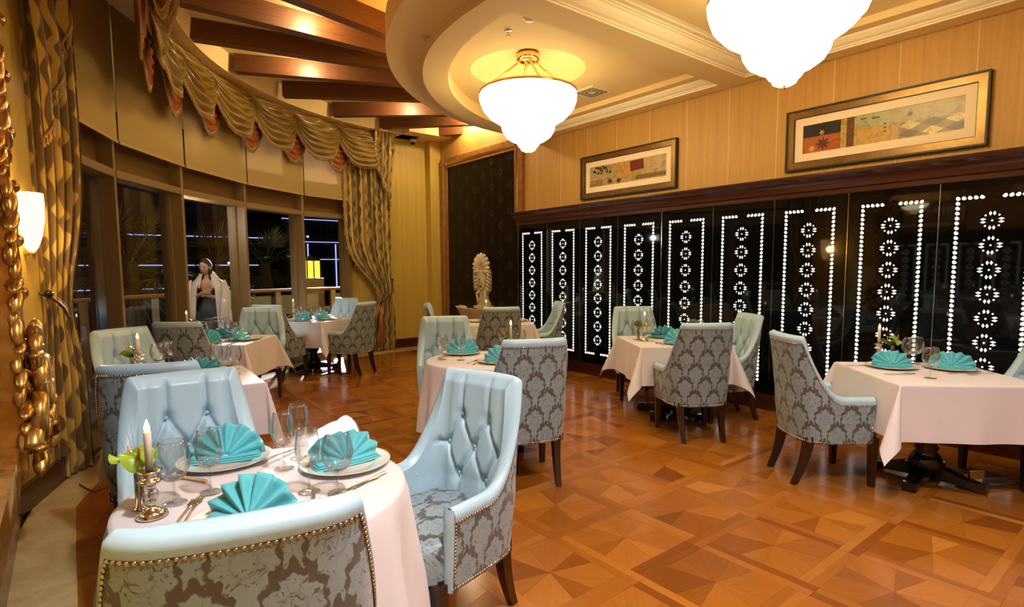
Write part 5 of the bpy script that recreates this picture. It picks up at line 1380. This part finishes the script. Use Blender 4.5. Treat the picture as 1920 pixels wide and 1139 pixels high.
for s_ in (-1, 1):
    mb = MB(); mb.ball(HM @ Vector((s_*.028, -.082, .008)), .0115, 1.25, .7, .62, 10, 7); mb.build('eye', M('eye_white', (.55, .5, .45), .2), hd)
    mb = MB(); mb.ball(HM @ Vector((s_*.028, -.0895, .007)), .0055, 1, .5, 1, 8, 6); mb.build('iris', MT['hair'], hd)
    mb = MB(); mb.tube([HM @ Vector((s_*.012, -.094, .024)), HM @ Vector((s_*.03, -.092, .030)), HM @ Vector((s_*.047, -.080, .024))], .0035, 6, flat=.6); mb.build('eyebrow', MT['hair'], hd)
    mb = MB(); mb.ball(HM @ Vector((s_*.074, .004, -.005)), .024, .35, .7, 1.15, 10, 8); mb.build('ear', MT['skin'], hd)
mb = MB(); mb.ball(HM @ Vector((0, -.091, -.048)), .02, 1.1, .35, .38, 12, 8); mb.build('lips', M('lips', (.42, .12, .10), .4), hd)
def capf(u, v):
    a = 2*PI*u; fr = (1+math.cos(a))/2                       # 1 at the face side
    lim = .58-.33*fr**2.2; q = headf(u, .01+lim*v)
    k = 1.09+.02*math.sin(14*a)*v; return HM @ Vector((q.x*k, q.y*k+.004, q.z*1.07+.006))
mb = MB(); mb.grid(capf, 60, 22); hr = mb.build('hair', MT['hair'], t); so = hr.modifiers.new('thick', 'SOLIDIFY'); so.thickness = .006
def lockf(u, v):
    a = math.radians(62+236*u); q = headf(a/(2*PI), .36)
    f = v**1.2; w_ = 1.12+.05*math.sin(13*a+4*v)-.25*f*abs(math.cos(a/2-PI/2))**2*0
    return HM @ Vector((q.x*w_*(1-.12*f), q.y*w_+.02*f, q.z-.34*v+.012*math.sin(9*a)*v))
mb = MB(); mb.grid(lockf, 60, 24); lk = mb.build('long_locks', MT['hair'], hr); so = lk.modifiers.new('thick', 'SOLIDIFY'); so.thickness = .014
# strapless dark dress
def dress(u, v):
    a = 2*PI*u; z = .62+.60*v; k = [(.62, .165, .125), (.80, .172, .135), (.93, .165, .125), (1.08, .122, .098), (1.20, .138, .112), (1.22, .140, .114)]
    for (z0, a0, b0), (z1, a1, b1) in zip(k, k[1:]):
        if z0 <= z <= z1+1e-6: f = (z-z0)/(z1-z0); rx, ry = a0+(a1-a0)*f, b0+(b1-b0)*f; break
    rp = 1+.05*math.sin(9*a)*(1-v)
    return (rx*rp*math.cos(a), ry*rp*math.sin(a), z)
mb = MB(); mb.grid(dress, 48, 24); mb.build('dress', MT['dress'], t)
# coat hung over the shoulders, open at the front
def coat(u, v):
    a = math.radians(-62+304*u); c = math.cos(a)
    sh = min(1, v*5.5); q = math.sin(sh*PI/2)
    rx = .070+.165*q+.085*v; ry = .065+.075*q+.12*v
    fo = 1+.06*math.sin(11*a+2)*v+.03*math.sin(23*a)*v
    z = 1.475-.085*q**2*abs(c)**1.5-.03*q-v*(.98+.16*max(0, c))
    return (rx*fo*c+.07*v*v*c, ry*fo*math.sin(a)+.012, z)
mb = MB(); mb.grid(coat, 72, 40); ct = mb.build('coat', MT['coat'], t); so = ct.modifiers.new('thick', 'SOLIDIFY'); so.thickness = .014
for s_ in (-1, 1):
    mb = MB(); P = [(s_*.215, -.02, 1.36), (s_*.255, -.085, 1.20), (s_*.25, -.14, 1.02), (s_*.235, -.15, .86), (s_*.225, -.15, .76)]
    mb.tube(P, lambda q: .016+.048*min(1, q*3.5)+.006*math.sin(q*14), 14, flat=.62); mb.build('empty_sleeve', MT['coat'], ct)
    mb = MB(); mb.tube([(s_*.04, .06, 1.47), (s_*.085, .0, 1.45), (s_*.085, -.07, 1.38), (s_*.09, -.12, 1.25)], lambda q: .034-.012*q, 8, flat=.5); mb.build('lapel', MT['coat'], ct)

# terrace canopy put in as lamp support; wall lamp added to brighten the person
struct(MB().prism([(x, max(y, 3.0)) for x, y in [ringpt(60+150*k/30, 7.3) for k in range(31)]+[ringpt(210-150*k/30, 5.0) for k in range(31)]], 3.95, 4.1).build('ceiling_terrace', MT['plaster'], None, False))
t = thing('person_fill_lamp', 'added fill lamp outside the second window mullion, brightening the person', 'wall lamp', (1.02, 7.85, 2.15))
mb = MB(); mb.lathe([(.001, -.06), (.03, -.06), (.035, .0), (.03, .06), (.001, .06)], 14); mb.build('shade', MT['bokeh'], t)
MB().bar((0, 0, .0), (-.10, -.23, .0), .03, .05).build('bracket', MT['brass'], t, False)
add_light('person_fill_bulb', 'POINT', (.03, .10, 0), 26, (1, .86, .68), t, shadow_soft_size=.05)
